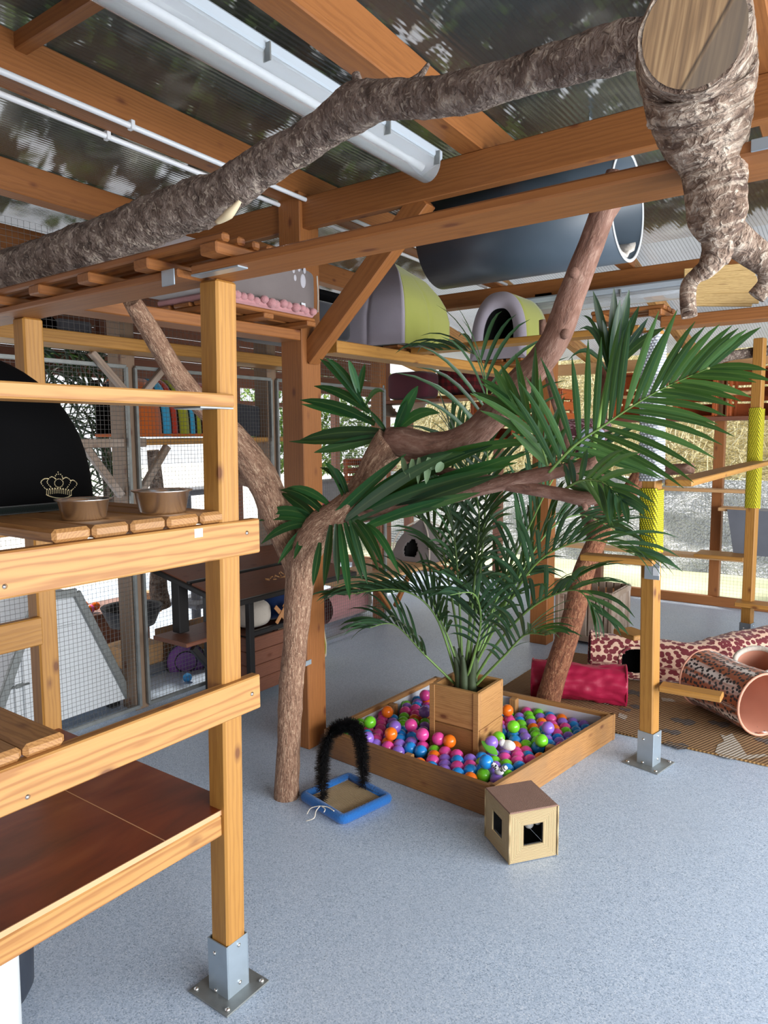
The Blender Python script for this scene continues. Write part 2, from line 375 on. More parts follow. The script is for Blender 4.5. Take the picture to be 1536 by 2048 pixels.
# back mesh wall
BX = [(-.1, 'back wall post outside the right of the picture'), (-1.36, 'brown back wall post left of the far yellow rope post'), (-2.48, 'back wall post behind the wooden slatted crate'), (-3.64, 'back wall post behind the palm fronds'), (-4.85, 'back wall post behind the brown igloo bed'), (-6.0, 'back wall post at the enclosure end')]
for x, l in BX: post('wall_post', l, x, 7.27, .09, 2.3, BROWNW if x < -2 else BEAM)
m = MB(); m.box((-7, 7.2, 0), (1.4, 7.25, .09)); obj('trim_1', m, BEAM, kind='structure')
def wires(m, P, U, Vv, nu, nv, t=.0016):
    """mesh panel: P corner, U and Vv edge vectors, nu x nv cells"""
    P, U, Vv = V(P), V(U), V(Vv); n = U.cross(Vv).normalized()
    def bar(a, b, s):
        q = [a+s*t/2, a+n*t, a-s*t/2]; r = [b+s*t/2, b+n*t, b-s*t/2]
        A = [m.v(k) for k in q]; B = [m.v(k) for k in r]
        for i in range(3): m.f((A[i], A[(i+1) % 3], B[(i+1) % 3], B[i]))
    for i in range(nu+1): bar(P+U*(i/nu), P+U*(i/nu)+Vv, U.normalized())
    for j in range(nv+1): bar(P+Vv*(j/nv), P+Vv*(j/nv)+U, Vv.normalized())
def mesh_panel(label, P, U, Vv, cell=.025, t=.0016, frame_w=0, extra=None):
    o = thing('wire_mesh_panel', label, 'wire mesh', P)
    m = MB(); wires(m, P, U, Vv, int(V(U).length/cell), int(V(Vv).length/cell), t); obj('wire_grid', m, WIRE, o, normals=False)
    if frame_w:
        m = MB(); P, U, Vv = V(P), V(U), V(Vv)
        for a, b in ((P, P+U), (P+Vv, P+U+Vv)): m.board(a, b, frame_w*.8, frame_w, None, .002)
        for a, b in ((P, P+Vv), (P+U, P+U+Vv)): m.board(a, b, frame_w*.8, frame_w, (1, 0, 0), .002)
        obj('steel_frame', m, GALVD, o)
    return o
for i in range(5):
    x0, x1 = BX[i+1][0]+.045, BX[i][0]-.045
    mesh_panel(['back wire mesh right of the far yellow rope post', 'back wire mesh behind the leopard tunnels', 'back wire mesh behind the slatted crate', 'back wire mesh behind the tall palm fronds', 'back wire mesh behind the brown igloo bed'][i], (x0, 7.27, .09), (x1-x0, 0, 0), (0, 0, 2.15), .03, .0016)
t = thing('timber_fascia', 'dark timber boarding high along the far side of the mesh enclosure', 'fascia', (-5.05, 3.4, 2.0))
for i in range(4):
    m = MB(); m.board((-5.05, -.4, 2.17+i*.19), (-5.05, 7.1, 2.17+i*.19), .03, .185); obj('board', m, BROWNW, t)
for y in (.4, 2.75, 4.6, 7.0):
    m = MB(); m.board((-5.0, y, 0), (-5.0, y, 2.85), .09, .09, (0, 1, 0)); obj('post', m, BROWNW, t)
m = MB(); m.board((-4.98, -.4, 1.93), (-4.98, 7.1, 1.93), .12, .04); obj('rail', m, BROWNW, t)
# side mesh wall of the left enclosure
MX = -3.57
GREYBR = wood('grey_brown_post', '8f7761', '6b5443', contrast=.4)
YS = [.55, px(272, 1000, MX).y, px(553, 1000, MX).y, px(775, 1100, MX).y]
for i in range(3):
    mesh_panel(['wire mesh in front of the white hutch', 'wire mesh behind the yellow rack post', 'wire mesh right of the thick roof post'][i], (MX, YS[i]+.03, .03), (0, YS[i+1]-YS[i]-.06, 0), (0, 0, 1.98), .025, .0019, .022)
    mesh_panel(['upper wire mesh above the near rack', 'upper wire mesh behind the yellow rack post', 'upper wire mesh behind the large igloo bed'][i], (MX, YS[i]+.03, 2.06), (0, YS[i+1]-YS[i]-.06, 0), (0, 0, .62), .03, .0017)
for i, l in ((1, 'grey brown mesh wall post behind the orange striped bed'), (2, 'grey mesh wall post left of the thick roof post'), (3, 'brown mesh wall post left of the brown igloo bed')):
    t = thing('mesh_wall_post', l, 'post', (MX-.07, YS[i], 0))
    m = MB(); m.board((MX-.085, YS[i], 0), (MX-.085, YS[i], 2.75), .13 if i < 3 else .1, .09, (0, 1, 0)); obj('timber', m, GREYBR if i < 3 else BEAM, t)
    m = MB(); m.board((MX-.03, YS[i]+.0, .1), (MX-.03, YS[i]+.0, 2.05), .022, .012, (1, 0, 0)); obj('steel_strip', m, GALVD, t)
# shelf planks and knee braces on the mesh wall
def plank(name, label, a, b, w, t, mat=PINE2, cat='plank', group=None):
    m = MB(); m.board(a, b, w, t); return obj(name, m, mat, None, label, cat, group)
sh = thing('mesh_wall_shelf', 'high amber plank shelf with knee braces along the mesh wall', 'shelf', (MX+.1, 2.5, 2.0))
m = MB(); m.board((MX+.12, .7, 2.1), (MX+.12, 3.75, 2.11), .2, .065); obj('plank', m, PINE2, sh)
for s in (-1, 1):
    m = MB(); m.board((MX+.03, YS[1]+s*.05, 1.86), (MX+.03, YS[1]+s*.26, 2.07), .04, .035); obj('knee_brace', m, GREYW, sh)
sh = thing('mesh_wall_shelf', 'lower plank shelf carrying the orange striped bed', 'shelf', (MX-.25, 2.7, 1.5))
m = MB(); m.board((MX-.25, 2.62, 1.585), (MX-.25, 3.95, 1.6), .45, .035); obj('plank', m, PINE2, sh)
m = MB(); m.board((MX-.05, 1.6, 1.575), (MX-.05, 2.62, 1.585), .05, .05); obj('rail', m, GREYW, sh)
for s in (-1, 1):
    m = MB(); m.board((MX-.05, YS[1]+s*.06, 1.28), (MX-.05, YS[1]+s*.27, 1.56), .04, .04); obj('knee_brace', m, GREYW, sh)
# ================================================================ outdoors
def _tarp():
    g = G('grey_sheet'); w = g.oc()
    a = g.noise(w, 2.0, 6.0, 0, .5); b = g.vor(g.noise(w, 9.0, 4.0, 1), 7.0)
    c = g.ramp(a, [(.3, 'a4aab4'), (.5, 'c3c8d1'), (.7, 'eef0f4')])
    g.set(c, .35).bump(g.mth('ADD', a, b), .8, .08); return g.m
m = MB(); m.surf(lambda a, b: (-7+19*a, 9.1+.35*b+.05*noise(V((a*60, b*4, 0))), -.05+1.12*b+.02*noise(V((a*90, 3, 1)))), 120, 10)
obj('grey_ground_sheet', m, _tarp(), None, 'crinkled grey plastic sheet along the foot of the bank outdoors', 'plastic sheet', loc=(-1, 9.1, -.05))
def _bank():
    g = G('straw_bank'); w = g.oc(); a = g.noise(w, 8.0, 6.0, 0, 2.0)
    g.set(g.ramp(a, [(.3, '6d6240'), (.5, 'b5a877'), (.7, 'e0d6ad')]), .9).bump(a, 1.0, .1); return g.m
m = MB(); m.surf(lambda a, b: (-7+19*a, 9.5+3.6*b, 1.04+2.6*b+.12*noise(V((a*40, b*6, 2)))), 80, 14)
obj('straw_bank', m, _bank(), None, 'dry straw covered bank outdoors behind the back mesh', 'bank', loc=(-1, 9.5, 1))
def _straw():
    g = G('straw_stalk'); g.set(g.ramp(g.n('ShaderNodeSeparateXYZ', {0: g.wc()}, 0), [(0, 'a3935f'), (.5, 'd6c892'), (1, 'f2e9c4')]), .8); return g.m
m = MB()
for i in range(9000):
    b = random.random()**1.2; x = random.uniform(-6.9, 2.5); c = V((x, 9.48+3.5*b, 1.06+2.53*b+random.uniform(0, .12)))
    a = random.uniform(0, pi); l = random.uniform(.08, .3); d = V((cos(a), .55*sin(a)-.1, .75*sin(a)+random.uniform(-.2, .2)))*l; s = V((-sin(a), 0, cos(a)))*.006
    m.quad(c-d-s, c-d+s, c+d+s, c+d-s)
obj('straw_stalks', m, _straw(), None, 'loose pale straw stalks lying over the bank', 'straw', kind='stuff', normals=False)
# hedge outdoors on the left and leafy crowns over the roof
def leaves(n, fn, sz, name, label, mat, cat):
    m = MB()
    for i in range(n):
        c = V(fn()); a = V((random.gauss(0, 1), random.gauss(0, 1), random.gauss(0, .7))).normalized(); _, s, u = frame(a)
        l = sz*random.uniform(.6, 1.3); m.quad(c-a*l, c+s*l*.42, c+a*l, c-s*l*.42)
    return obj(name, m, mat, None, label, cat, kind='stuff', normals=False)
def crown():
    while True:
        p = (random.uniform(-5.6, 1.6), random.uniform(-4, 9.5), random.uniform(3.5, 5.4))
        if noise(V(p)*.9) > -.42 and p[1] < 5.9+(p[2]-3.5)*1.9: return p
leaves(14000, crown, .17, 'tree_canopy', 'dark leafy tree crowns seen through the clear roof', CANOPY, 'tree crown')
HEDGE = leaf('hedge_leaf', '3f5a22', '6b8a3a', '9db65f', .6)
leaves(7000, lambda: (random.uniform(-10.2, -7.1), random.gauss(9.6, .4), 1.0+abs(random.gauss(.7, .7))), .07, 'hedge', 'bright green hedge outdoors left of the straw bank', HEDGE, 'hedge')
# ================================================================ near rack
NX, NY = -1.477, 1.274
rack = thing('cat_shelf_rack', 'near left timber cat rack with slatted decks and a red brown bottom shelf', 'shelf rack', (-1.9, .75, 0))
def rpart(name, mat, fn, par=rack):
    m = MB(); fn(m); return obj(name, m, mat, par)
def sleeve(m, c, w, z1, t=.004):
    x, y = c; h = w/2
    for a, b in (((x-h, y-h), (x+h, y-h+t)), ((x-h, y+h-t), (x+h, y+h)), ((x-h, y-h+t), (x-h+t, y+h-t)), ((x+h-t, y-h+t), (x+h, y+h-t))):
        m.box((a[0], a[1], .004), (b[0], b[1], z1), .001)
pc = (-1.512, 1.309)
def foot(par, c, w, z1, plate, rot=0.0):
    m = MB(); sleeve(m, (0, 0), w, z1); s = obj('steel_socket', m, GALV, par)
    b = MB(); b.box((-plate/2, -plate/2, 0), (plate/2, plate/2, .006), .001); pl = obj('base_plate', b, GALVD, par)
    S5 = [s, pl]
    def one(*a):
        r = MB(); r.lathe(*a); S5.append(obj('screw', r, STEEL, par))
    for x in (-1, 1):
        for y in (-1, 1): one((x*plate*.4, y*plate*.4, .006), [(.0, 0), (.008, 0), (.008, .004), (.0, .007)], 8)
    for z in (z1*.9, z1*.2): one((w/2, .004, z), [(0, 0), (.006, 0), (.006, .003), (0, .005)], 8, 0, (1, 0, 0)); one((-.01, -w/2, z-.02), [(0, 0), (.006, 0), (.006, .003), (0, .005)], 8, 0, (0, -1, 0))
    off = V((c[0], c[1], 0))-BASE[par]
    for o in S5:
        for v in o.data.vertices: v.co = Matrix.Rotation(rot, 3, 'Z') @ (v.co+BASE[par]) + V((c[0], c[1], 0)) - BASE[par]
    return s
rpart('post', PINE2, lambda m: m.board((pc[0], pc[1], .01), (pc[0]+.042, pc[1], 2.009), .07, .07, (0, 1, 0), .006))
foot(rack, pc, .082, .165, .165)
rpart('post', PINE2, lambda m: m.board((-2.445, 1.309, .01), (-2.42, 1.309, 2.01), .07, .07, (0, 1, 0), .006))
foot(rack, (-2.445, 1.309), .082, .165, .165)
for x in (pc[0], -2.445): rpart('post', PINE2, lambda m: m.board((x, -.25, 0), (x, -.25, 2.01), .07, .07, (0, 1, 0), .006))
rpart('rail', PINE, lambda m: m.board((-1.455, -.4, 1.332), (-1.455, 1.408, 1.332), .034, .096))
rpart('rail', PINE, lambda m: m.board((-1.455, -.4, .887), (-1.455, 1.395, .887), .034, .098))
rpart('rail', PINE, lambda m: m.board((-1.495, -.22, .525), (-1.495, 1.275, .525), .03, .06))
rpart('rail', PINE2, lambda m: m.board((-2.39, -.3, .945), (-2.39, 1.275, .945), .034, .098))
rpart('rail', PINE2, lambda m: m.board((-2.39, -.3, 1.332), (-2.39, 1.3, 1.332), .034, .096))
YB = [1.292, 1.2125, 1.206, 1.1085, 1.103, 1.0055, 1.0, .906, .902, .812]
for i in range(5):
    y = (YB[2*i]+YB[2*i+1])/2
    rpart('deck_board', DECK, lambda m: m.board((-1.448, y, 1.396), (-2.5, y, 1.396), abs(YB[2*i]-YB[2*i+1]), .03, None, .008))
for y in (.77, .675, .58):
    rpart('deck_board', DECK, lambda m: m.board((-1.448, y, .951), (-2.45, y, .951), .092, .03, None, .009))
rpart('plywood_shelf', PLY, lambda m: m.box((-2.42, -.2, .556), (-1.485, 1.33, .57), .001))
rpart('plywood_joint', plain('pale_ply_edge', 'cf9c72', .6), lambda m: (m.box((-2.42, 1.085, .569), (-1.484, 1.088, .5706), 0), m.box((-1.4845, -.2, .5565), (-1.4815, 1.278, .5705), 0)))
rpart('shelf_plank', PINE, lambda m: m.board((-1.5, -.3, 1.7), (-1.475, 1.312, 1.7), .11, .034))
rpart('shelf_bracket', GALV, lambda m: m.box((-1.53, 1.2, 1.678), (-1.425, 1.31, 1.6825), .001))
rpart('top_plank', BEAM, lambda m: m.board((-1.5, 1.27, 2.02), (-3.4, 1.27, 2.02), .13, .021))
rpart('corner_bracket', GALV, lambda m: (m.box((-1.56, 1.2, 1.99), (-1.51, 1.204, 2.03), .001), m.box((-1.46, 1.212, 2.005), (-1.29, 1.245, 2.0095), .001)))
rpart('sticker', plain('white_sticker', 'eeeeee', .5), lambda m: m.box((-1.4385, 1.178, 1.352), (-1.4372, 1.204, 1.374), 0))
def screwhead(m, p, ax=(1, 0, 0), r=.006): m.lathe(p, [(0, 0), (r, 0), (r, .002), (0, .004)], 10, 0, ax)
for p in ((-1.438, 1.357, 1.345), (-1.438, 1.36, .889), (-1.475, 1.33, .66), (-1.44, .7, 1.31), (-1.44, .72, .86)): rpart('screw', STEEL, lambda m: screwhead(m, p))
plank('walkway_plank', 'near overhead walkway plank running right from the near rack post', (-1.455, 1.272, 2.02), (1.3, 1.272, 2.02), .13, .021, BEAM)
m = MB(); m.box((-.2, 1.203, 2.012), (.2, 1.2065, 2.03), .001); obj('steel_strap', m, GALV, None, 'perforated steel strap on the overhead walkway plank, far right', 'strap')
plank('walkway_plank', 'overhead walkway plank from the rack to the thick roof post under the paw print bed', (-2.46, 1.36, 2.085), (-2.46, 2.645, 2.1), .14, .05, BEAM)
plank('walkway_plank', 'long overhead walkway plank under both igloo beds', (-2.36, 2.8, 2.055), (-2.36, 5.12, 2.07), .14, .06, PINE2)
# ---- bowls
def bowl(label, c, r, h):
    m = MB(); m.lathe(c, [(0, 0), (r*.72, 0), (r*.8, h*.1), (r*.93, h*.9), (r*1.04, h*.96), (r*1.06, h), (r*.98, h*1.0), (r*.9, h*.92), (r*.74, h*.12), (0, h*.08)], 40)
    o = obj('food_bowl', m, STEEL, None, label, 'bowl', 'steel bowls on the rack', loc=c); return o
bowl('steel food bowl nearer the crown bed', (pz(183, 1040, 1.411)+V((-.03, 0, 0))), .062, .05)
bowl('larger steel food bowl nearest the yellow rack post', (pz(345, 1027, 1.411)+V((-.04, .0, 0))), .074, .06)
# ---- black bed with crown of studs
def dome(m, c, hx, hy, h, p=2.6, rot=0, n=40, k=16):
    """rounded square dome, superellipse section in plan and profile"""
    def fn(a, b):
        t = a*2*pi; q = b*pi/2
        ex = lambda v: math.copysign(abs(v)**(2/p), v)
        rr = cos(q)**(2/2.2); x = hx*ex(cos(t))*rr; y = hy*ex(sin(t))*rr; z = h*sin(q)**(2/2.4)
        return V(c)+V((x*cos(rot)-y*sin(rot), x*sin(rot)+y*cos(rot), z))
    return m.surf(fn, n, k, True)
bc = V((-2.09, .85, 1.411)); 
t = thing('cat_bed', 'black velvet dome bed with a studded crown on the near rack', 'cat bed', bc, 'cat beds')
m = MB(); dome(m, bc, .25, .37, .44, 4.5); obj('cover', m, BLACKV, t)
m = MB(); m.surf(lambda a, b: bc+V((.25*math.copysign(abs(cos(a*2*pi))**.44, cos(a*2*pi)), .368*math.copysign(abs(sin(a*2*pi))**.44, sin(a*2*pi)), .0115))+V((cos(a*2*pi)*cos(b*2*pi), sin(a*2*pi)*cos(b*2*pi), sin(b*2*pi)))*.011, 40, 8, True, True); obj('cushion_rim', m, cloth('dark_rim', '17211f', '101816'), t)
def domex(y, z):
    zz = max(0, min(.999, (z)/.44))**(2.4/2); q = math.asin(zz); rr = cos(q)**(2/2.2)
    s = min(.999, abs(y)/(.37*rr)); return .25*rr*(1-s**4.5)**(1/4.5)
m = MB(); U0 = px(118, 982, -1.9)
def stud(x, y, r):
    # picture position of a stud on the crown, carried on to the cover
    d = ray(x, y); P = None
    for i in range(900):
        D = 1.5+i*.001; q = EYE+d*D-bc
        if abs(q.y) < .37 and 0 < q.z < .43 and q.x < domex(q.y, q.z): P = bc+q; break
    if P is None: return
    m.ball(P, r, 6)
S = 200/1536
for x, y in ((890, 340), (850, 398), (866, 374), (898, 370), (930, 374), (952, 400), (960, 424), (840, 432)): stud(x*S, 900+y*S, .0018)
for k in range(16): stud((903+66*cos(k*pi/8))*S, 900+(508+64*sin(k*pi/8))*S, .0017)
def arc(pts, n):
    P, _ = spline([V((x, y, 0)) for x, y in pts], [0]*len(pts), n)
    for p in P: stud(p.x*S, 900+p.y*S, .0017)
arc([(690, 590), (628, 500), (675, 445), (735, 440)], 4); arc([(780, 570), (722, 490), (785, 412), (850, 440)], 4)
arc([(1030, 580), (1085, 480), (1020, 422), (965, 445)], 4); arc([(1110, 610), (1180, 525), (1130, 466), (1085, 470)], 4)
for k in range(10): stud((718+k*41.5)*S, 900+(606-24*sin(k/9*pi)+k*2)*S, .0026)
for j in range(4):
    for k in range(14): stud((716+k*29)*S, 900+(632+j*18-34*sin(k/13*pi)+k*1.0)*S, .0014)
arc([(712, 686), (780, 716), (900, 738), (1020, 730), (1094, 694)], 6)
obj('crown_studs', m, plain('brass_stud', 'd8c9a0', .3, .1, Metallic=.4), t, label='crown outlined in small pale studs')
# ---- duckboard on the rack top
def slat_deck(label, x0, x1, y0, y1, z, nb=4, along='x', mat=BEAM, name='slatted_platform', nbat=3, bt=.028, st=.02, group='slatted platforms'):
    t = thing(name, label, 'platform', ((x0+x1)/2, (y0+y1)/2, z), group)
    for i in range(nbat):
        m = MB(); k = (i+.5)/nbat if nbat > 2 else i
        if along == 'x': x = x0+.03+(x1-x0-.06)*(i/(nbat-1)); m.box((x-.03, y0, z), (x+.03, y1, z+bt))
        else: y = y0+.03+(y1-y0-.06)*(i/(nbat-1)); m.box((x0, y-.03, z), (x1, y+.03, z+bt))
        obj('batten', m, mat, t)
    for i in range(nb):
        m = MB()
        if along == 'x': w = (y1-y0)/nb; m.box((x0-.01, y0+i*w+.012, z+bt), (x1+.01, y0+(i+1)*w-.012, z+bt+st), .005)
        else: w = (x1-x0)/nb; m.box((x0+i*w+.012, y0-.01, z+bt), (x0+(i+1)*w-.012, y1+.01, z+bt+st), .005)
        obj('slat', m, mat, t)
    return t
slat_deck('slatted duckboard on top of the near rack under the long branch', -2.4, -1.31, 1.165, 1.36, 2.032, 4, 'x', BEAM, nbat=5)
# ================================================================ ball pit
PA, PB, PC, PD = pz(648, 1511), pz(986, 1639), pz(1230, 1478), V((-2.247, 3.653, 0))
pit = thing('ball_pit', 'square timber ball pit around the planter', 'ball pit', (PA+PC)/2)
PH = .14
def inset(k):
    c = (PA+PB+PC+PD)/4; return [p+(c-p)*k for p in (PA, PB, PC, PD)]
for a, b, mt in ((PA, PB, DECKD), (PB, PC, DECK), (PC, PD, DECK), (PD, PA, DECK)):
    m = MB(); n = (b-a).normalized().cross(V((0, 0, 1)))*.014; m.board(a-n+V((0, 0, PH/2)), b-n+V((0, 0, PH/2)), .028, PH, (0, 0, 1)); obj('side_board', m, mt, pit)
LIN = plain('white_liner', 'c9c9ce', .4)
for a, b in ((PC, PD), (PD, PA)):
    m = MB(); n = (b-a).normalized().cross(V((0, 0, 1)))*.031; q = (b-a)*.03; m.board(a-n+q+V((0, 0, .062)), b-n-q+V((0, 0, .062)), .003, .115, (0, 0, 1), .0005); obj('white_liner', m, LIN, pit, label='white liner board')
for p in ((PA+PB)/2, (PB+PC)/2, (PC+PD)/2, (PD+PA)/2, PB, PC, PD):
    c = (PA+PC)/2; q = p+(c-p).normalized()*.055; m = MB(); m.board(V((q.x, q.y, .006)), V((q.x, q.y, .128)), .042, .042, (0, 1, 0)); obj('corner_block', m, PLANT, pit)
I4 = inset(.035); m = MB(); m.poly([p+V((0, 0, .002)) for p in I4], .006); obj('floor_sheet', m, plain('dark_sheet', '4a4a50', .7), pit)
# planter
pl = thing('planter_box', 'square wooden planter box standing in the ball pit', 'planter', (-1.69, 3.05, .008))
x0, x1, y0, y1, zt = -1.822, -1.556, 2.921, 3.186, .39
for k, (za, zb) in enumerate(((.01, .2), (.203, zt))):
    for lo, hi in (((x0, y0, za), (x1, y0+.024, zb)), ((x0, y1-.024, za), (x1, y1, zb)), ((x1-.024, y0+.024, za), (x1, y1-.024, zb)), ((x0, y0+.024, za), (x0+.024, y1-.024, zb))):
        m = MB(); m.box(lo, hi); obj('side_board', m, DECKD if (k == 0 and lo[1] == y0 and hi[1] < y1) else PLANT, pl)
for x in (x0-.004, x1+.004-.03):
    m = MB(); m.box((x, y0-.006, .01), (x+.03, y0, zt)); obj('corner_strip', m, PLANT, pl)
m = MB(); m.box((x0+.024, y0+.024, .25), (x1-.024, y1-.024, .33), 0); obj('soil', m, plain('soil', '2a2019', .95, .4, 40), pl)
# balls
BALLC = {'pink': 'dd4a98', 'purple': '8f6bc9', 'blue': '2489d6', 'orange': 'f0741c', 'green': '6fc72c'}
proto = {}
for k, c in BALLC.items():
    g = G(k+'_ball'); g.set(lin(c), .16, Specular_IOR_Level=.5, Subsurface_Weight=.06); proto[k] = (g.m, None)
R = .032
def inpoly(p, Q):
    return all((Q[(i+1) % 4]-Q[i]).cross(p-Q[i]).z > .04*(Q[(i+1) % 4]-Q[i]).length for i in range(4))
POS = []
rng = random.Random(11)
def free(p, d=2*R*.97):
    return all((p-q).length >= d for q in POS)
j = 0; y = 2.6
while y < 3.75:
    x = -2.4+(R if j % 2 else 0)
    while x < -1.05:
        p = V((x+rng.uniform(-.004, .004), y+rng.uniform(-.004, .004), .0))
        far = (p.y-2.7)/1.0; z = .105-.045*far+.012*noise(V((x*5, y*5, 3)))+rng.uniform(-.006, .006)
        blocks = any((V((q.x, q.y, 0))-p).length < R+.035 for q in [(b+((PA+PC)/2-b).normalized()*.055) for b in ((PA+PB)/2, (PB+PC)/2, (PC+PD)/2, (PD+PA)/2, PB, PC, PD)])
        if inpoly(p, (PA, PB, PC, PD)) and not (x0-R-.008 < p.x < x1+R+.008 and y0-R-.01 < p.y < y1+R+.004) and not blocks: POS.append(V((p.x, p.y, z)))
        x += 2*R*1.02
    y += 2*R*.885; j += 1
base = list(POS)
TOP = [(775, 1422, 'orange'), (740, 1447, 'green'), (822, 1455, 'pink'), (782, 1470, 'orange'), (1027, 1452, 'green'), (1083, 1477, 'green'), (1096, 1454, 'purple'), (972, 1534, 'blue'), (850, 1384, 'pink'), (849, 1418, 'purple'),
       (877, 1475, 'pink'), (845, 1473, 'pink'), (1084, 1513, 'purple'), (735, 1475, 'purple'), (983, 1490, 'purple'), (899, 1479, 'orange'), (997, 1474, 'green'), (1015, 1417, 'orange'), (790, 1455, 'purple'), (703, 1453, 'green')]
names = list(BALLC)
tops = []
for xx, yy, k in TOP:
    p = pz(xx, yy, .15); z = .03
    if not inpoly(p, (PA, PB, PC, PD)): continue
    if x0-R-.006 < p.x < x1+R+.006 and y0-R-.008 < p.y < y1+R+.006:
        continue
    for q in base:
        h = (V((q.x, q.y, 0))-V((p.x, p.y, 0))).length
        if h < 2*R: z = max(z, q.z+sqrt(4*R*R-h*h))
    tops.append((V((p.x, p.y, z)), k))
def add_ball(p, k):
    mt, me = proto[k]
    if me is None:
        m = MB(); m.ball((0, 0, 0), R, 24); o = obj('play_ball', m, mt, None, None, None, loc=(0, 0, 0)); proto[k] = (mt, o)
    else:
        o = me.copy(); COL.objects.link(o)
    o.location = p
    tag(o, 'glossy %s plastic ball in the ball pit round the planter' % k, 'ball', k+' balls in the ball pit')
for p in base: add_ball(p, rng.choice(names+['blue', 'pink', 'purple']))
for p, k in tops: add_ball(p, k)
# toys in the pit
def zon(p): return max([q.z for q in base if (V((q.x, q.y, 0))-V((p.x, p.y, 0))).length < .05] or [.1])+R
p = pz(1017, 1491, .15); z = zon(p)
t = thing('toy_mouse', 'small white toy chick with a red beak lying on the balls', 'cat toy', (p.x, p.y, z-.006), 'cat toys in the ball pit')
m = MB(); m.ball((p.x, p.y, z+.022), .028, 20, (1.25, .9, .85)); m.ball((p.x-.028, p.y-.008, z+.03), .018, 14); obj('body', m, cloth('white_plush', 'f0eee8', 'd8d5cc', bump=.5), t)
m = MB(); m.tube([(p.x-.043, p.y-.02, z+.034), (p.x-.055, p.y-.028, z+.032)], [.006, .001], 8); obj('beak', m, REDF, t)
p = pz(979, 1496, .15); z = zon(p)
t = thing('toy_leaf', 'green stuffed leaf toy leaning on the balls beside the planter corner', 'cat toy', (p.x, p.y, z-.006), 'cat toys in the ball pit')
m = MB(); d = (pz(988, 1505, .14)-pz(968, 1488, .16)).normalized()
m.surf(lambda a, b: V((p.x, p.y, z+.02))+d*(.055*(2*b-1))+V((0, 0, 1))*(.006*cos(a*2*pi)*sin(pi*b))+V((-d.y, d.x, .5))*(.021*sin(a*2*pi)*sin(pi*min(1, b*1.0))**.8), 14, 14, True); obj('body', m, cloth('green_toy', '74c23e', '4f9d2b'), t)
p = pz(998, 1552, .13); z = zon(p)
def _spots(name, bg, sp, sc, thr=.33, warp=.5, rough=.8, streak=None, extra=None):
    g = G(name); w = g.wc(); nz = g.noise(w, sc*.5, 2.0, 1)
    v = g.n('ShaderNodeVectorMath', {0: w, 1: nz}, 0, operation='ADD') if warp else w
    w2 = g.n('ShaderNodeMix', {0: .012*warp, 4: w, 5: nz}, 1, data_type='VECTOR')
    d = g.vor(w2, sc, 0, voronoi_dimensions='2D'); f = g.ramp(d, [(thr, 1.0), (thr+.05, 0.0)])
    base = lin(bg)
    if streak: base = g.mix(g.ramp(g.noise(g.map(w, streak[1]), 1.0, 2.0), [(.5, 0.0), (.58, 1.0)]), lin(bg), lin(streak[0]))
    c = g.mix(f, base, lin(sp))
    g.set(c, rough, Sheen_Weight=.15).bump(g.noise(w, 40.0, 2.0), .15, .004); return g.m
SPOT = _spots('white_black_spots', 'e8e8ea', '14141a', 110.0)
t = thing('toy_bow', 'black and white spotted fabric bow toy at the front of the ball pit', 'cat toy', (p.x, p.y, z-.006), 'cat toys in the ball pit')
m = MB()
for s in (-1, 1): m.tube([(p.x, p.y, z+.012), (p.x+s*.022, p.y+.004, z+.03), (p.x+s*.034, p.y, z+.04)], [.010, .012, .008], 10, 3)
m.ball((p.x, p.y, z+.01), .02, 14, (1.1, .9, .6)); obj('body', m, SPOT, t)
# ================================================================ palm in the planter
def strip(m, p, d, L, w, side, droop, n=6, fold=.35, rv=None, tip=.06):
    """one leaf blade: bends down by droop over its length"""
    rv = random.random() if rv is None else rv
    d = V(d).normalized(); P = V(p); rows = []
    for i in range(n+1):
        k = i/n; ww = w*(sin(pi*min(1, .12+k*.88))**.75 if k < 1 else tip)*.5
        s = V(side); s = (s-d*s.dot(d))
        s = s.normalized() if s.length > 1e-4 else V((1, 0, 0))
        nn = s.cross(d)
        if nn.z < 0: nn = -nn
        rows.append([m.v(P-s*ww+nn*ww*fold, V((rv, 0, k))), m.v(P, V((rv, .5, k))), m.v(P+s*ww+nn*ww*fold, V((rv, 1, k)))])
        P = P+d*(L/n); d = (d+V((0, 0, -1))*(droop/n)*(.4+1.2*k)).normalized()
    for a, b in zip(rows, rows[1:]):
        m.f((a[0], a[1], b[1], b[0]), 0, True); m.f((a[1], a[2], b[2], b[1]), 0, True)
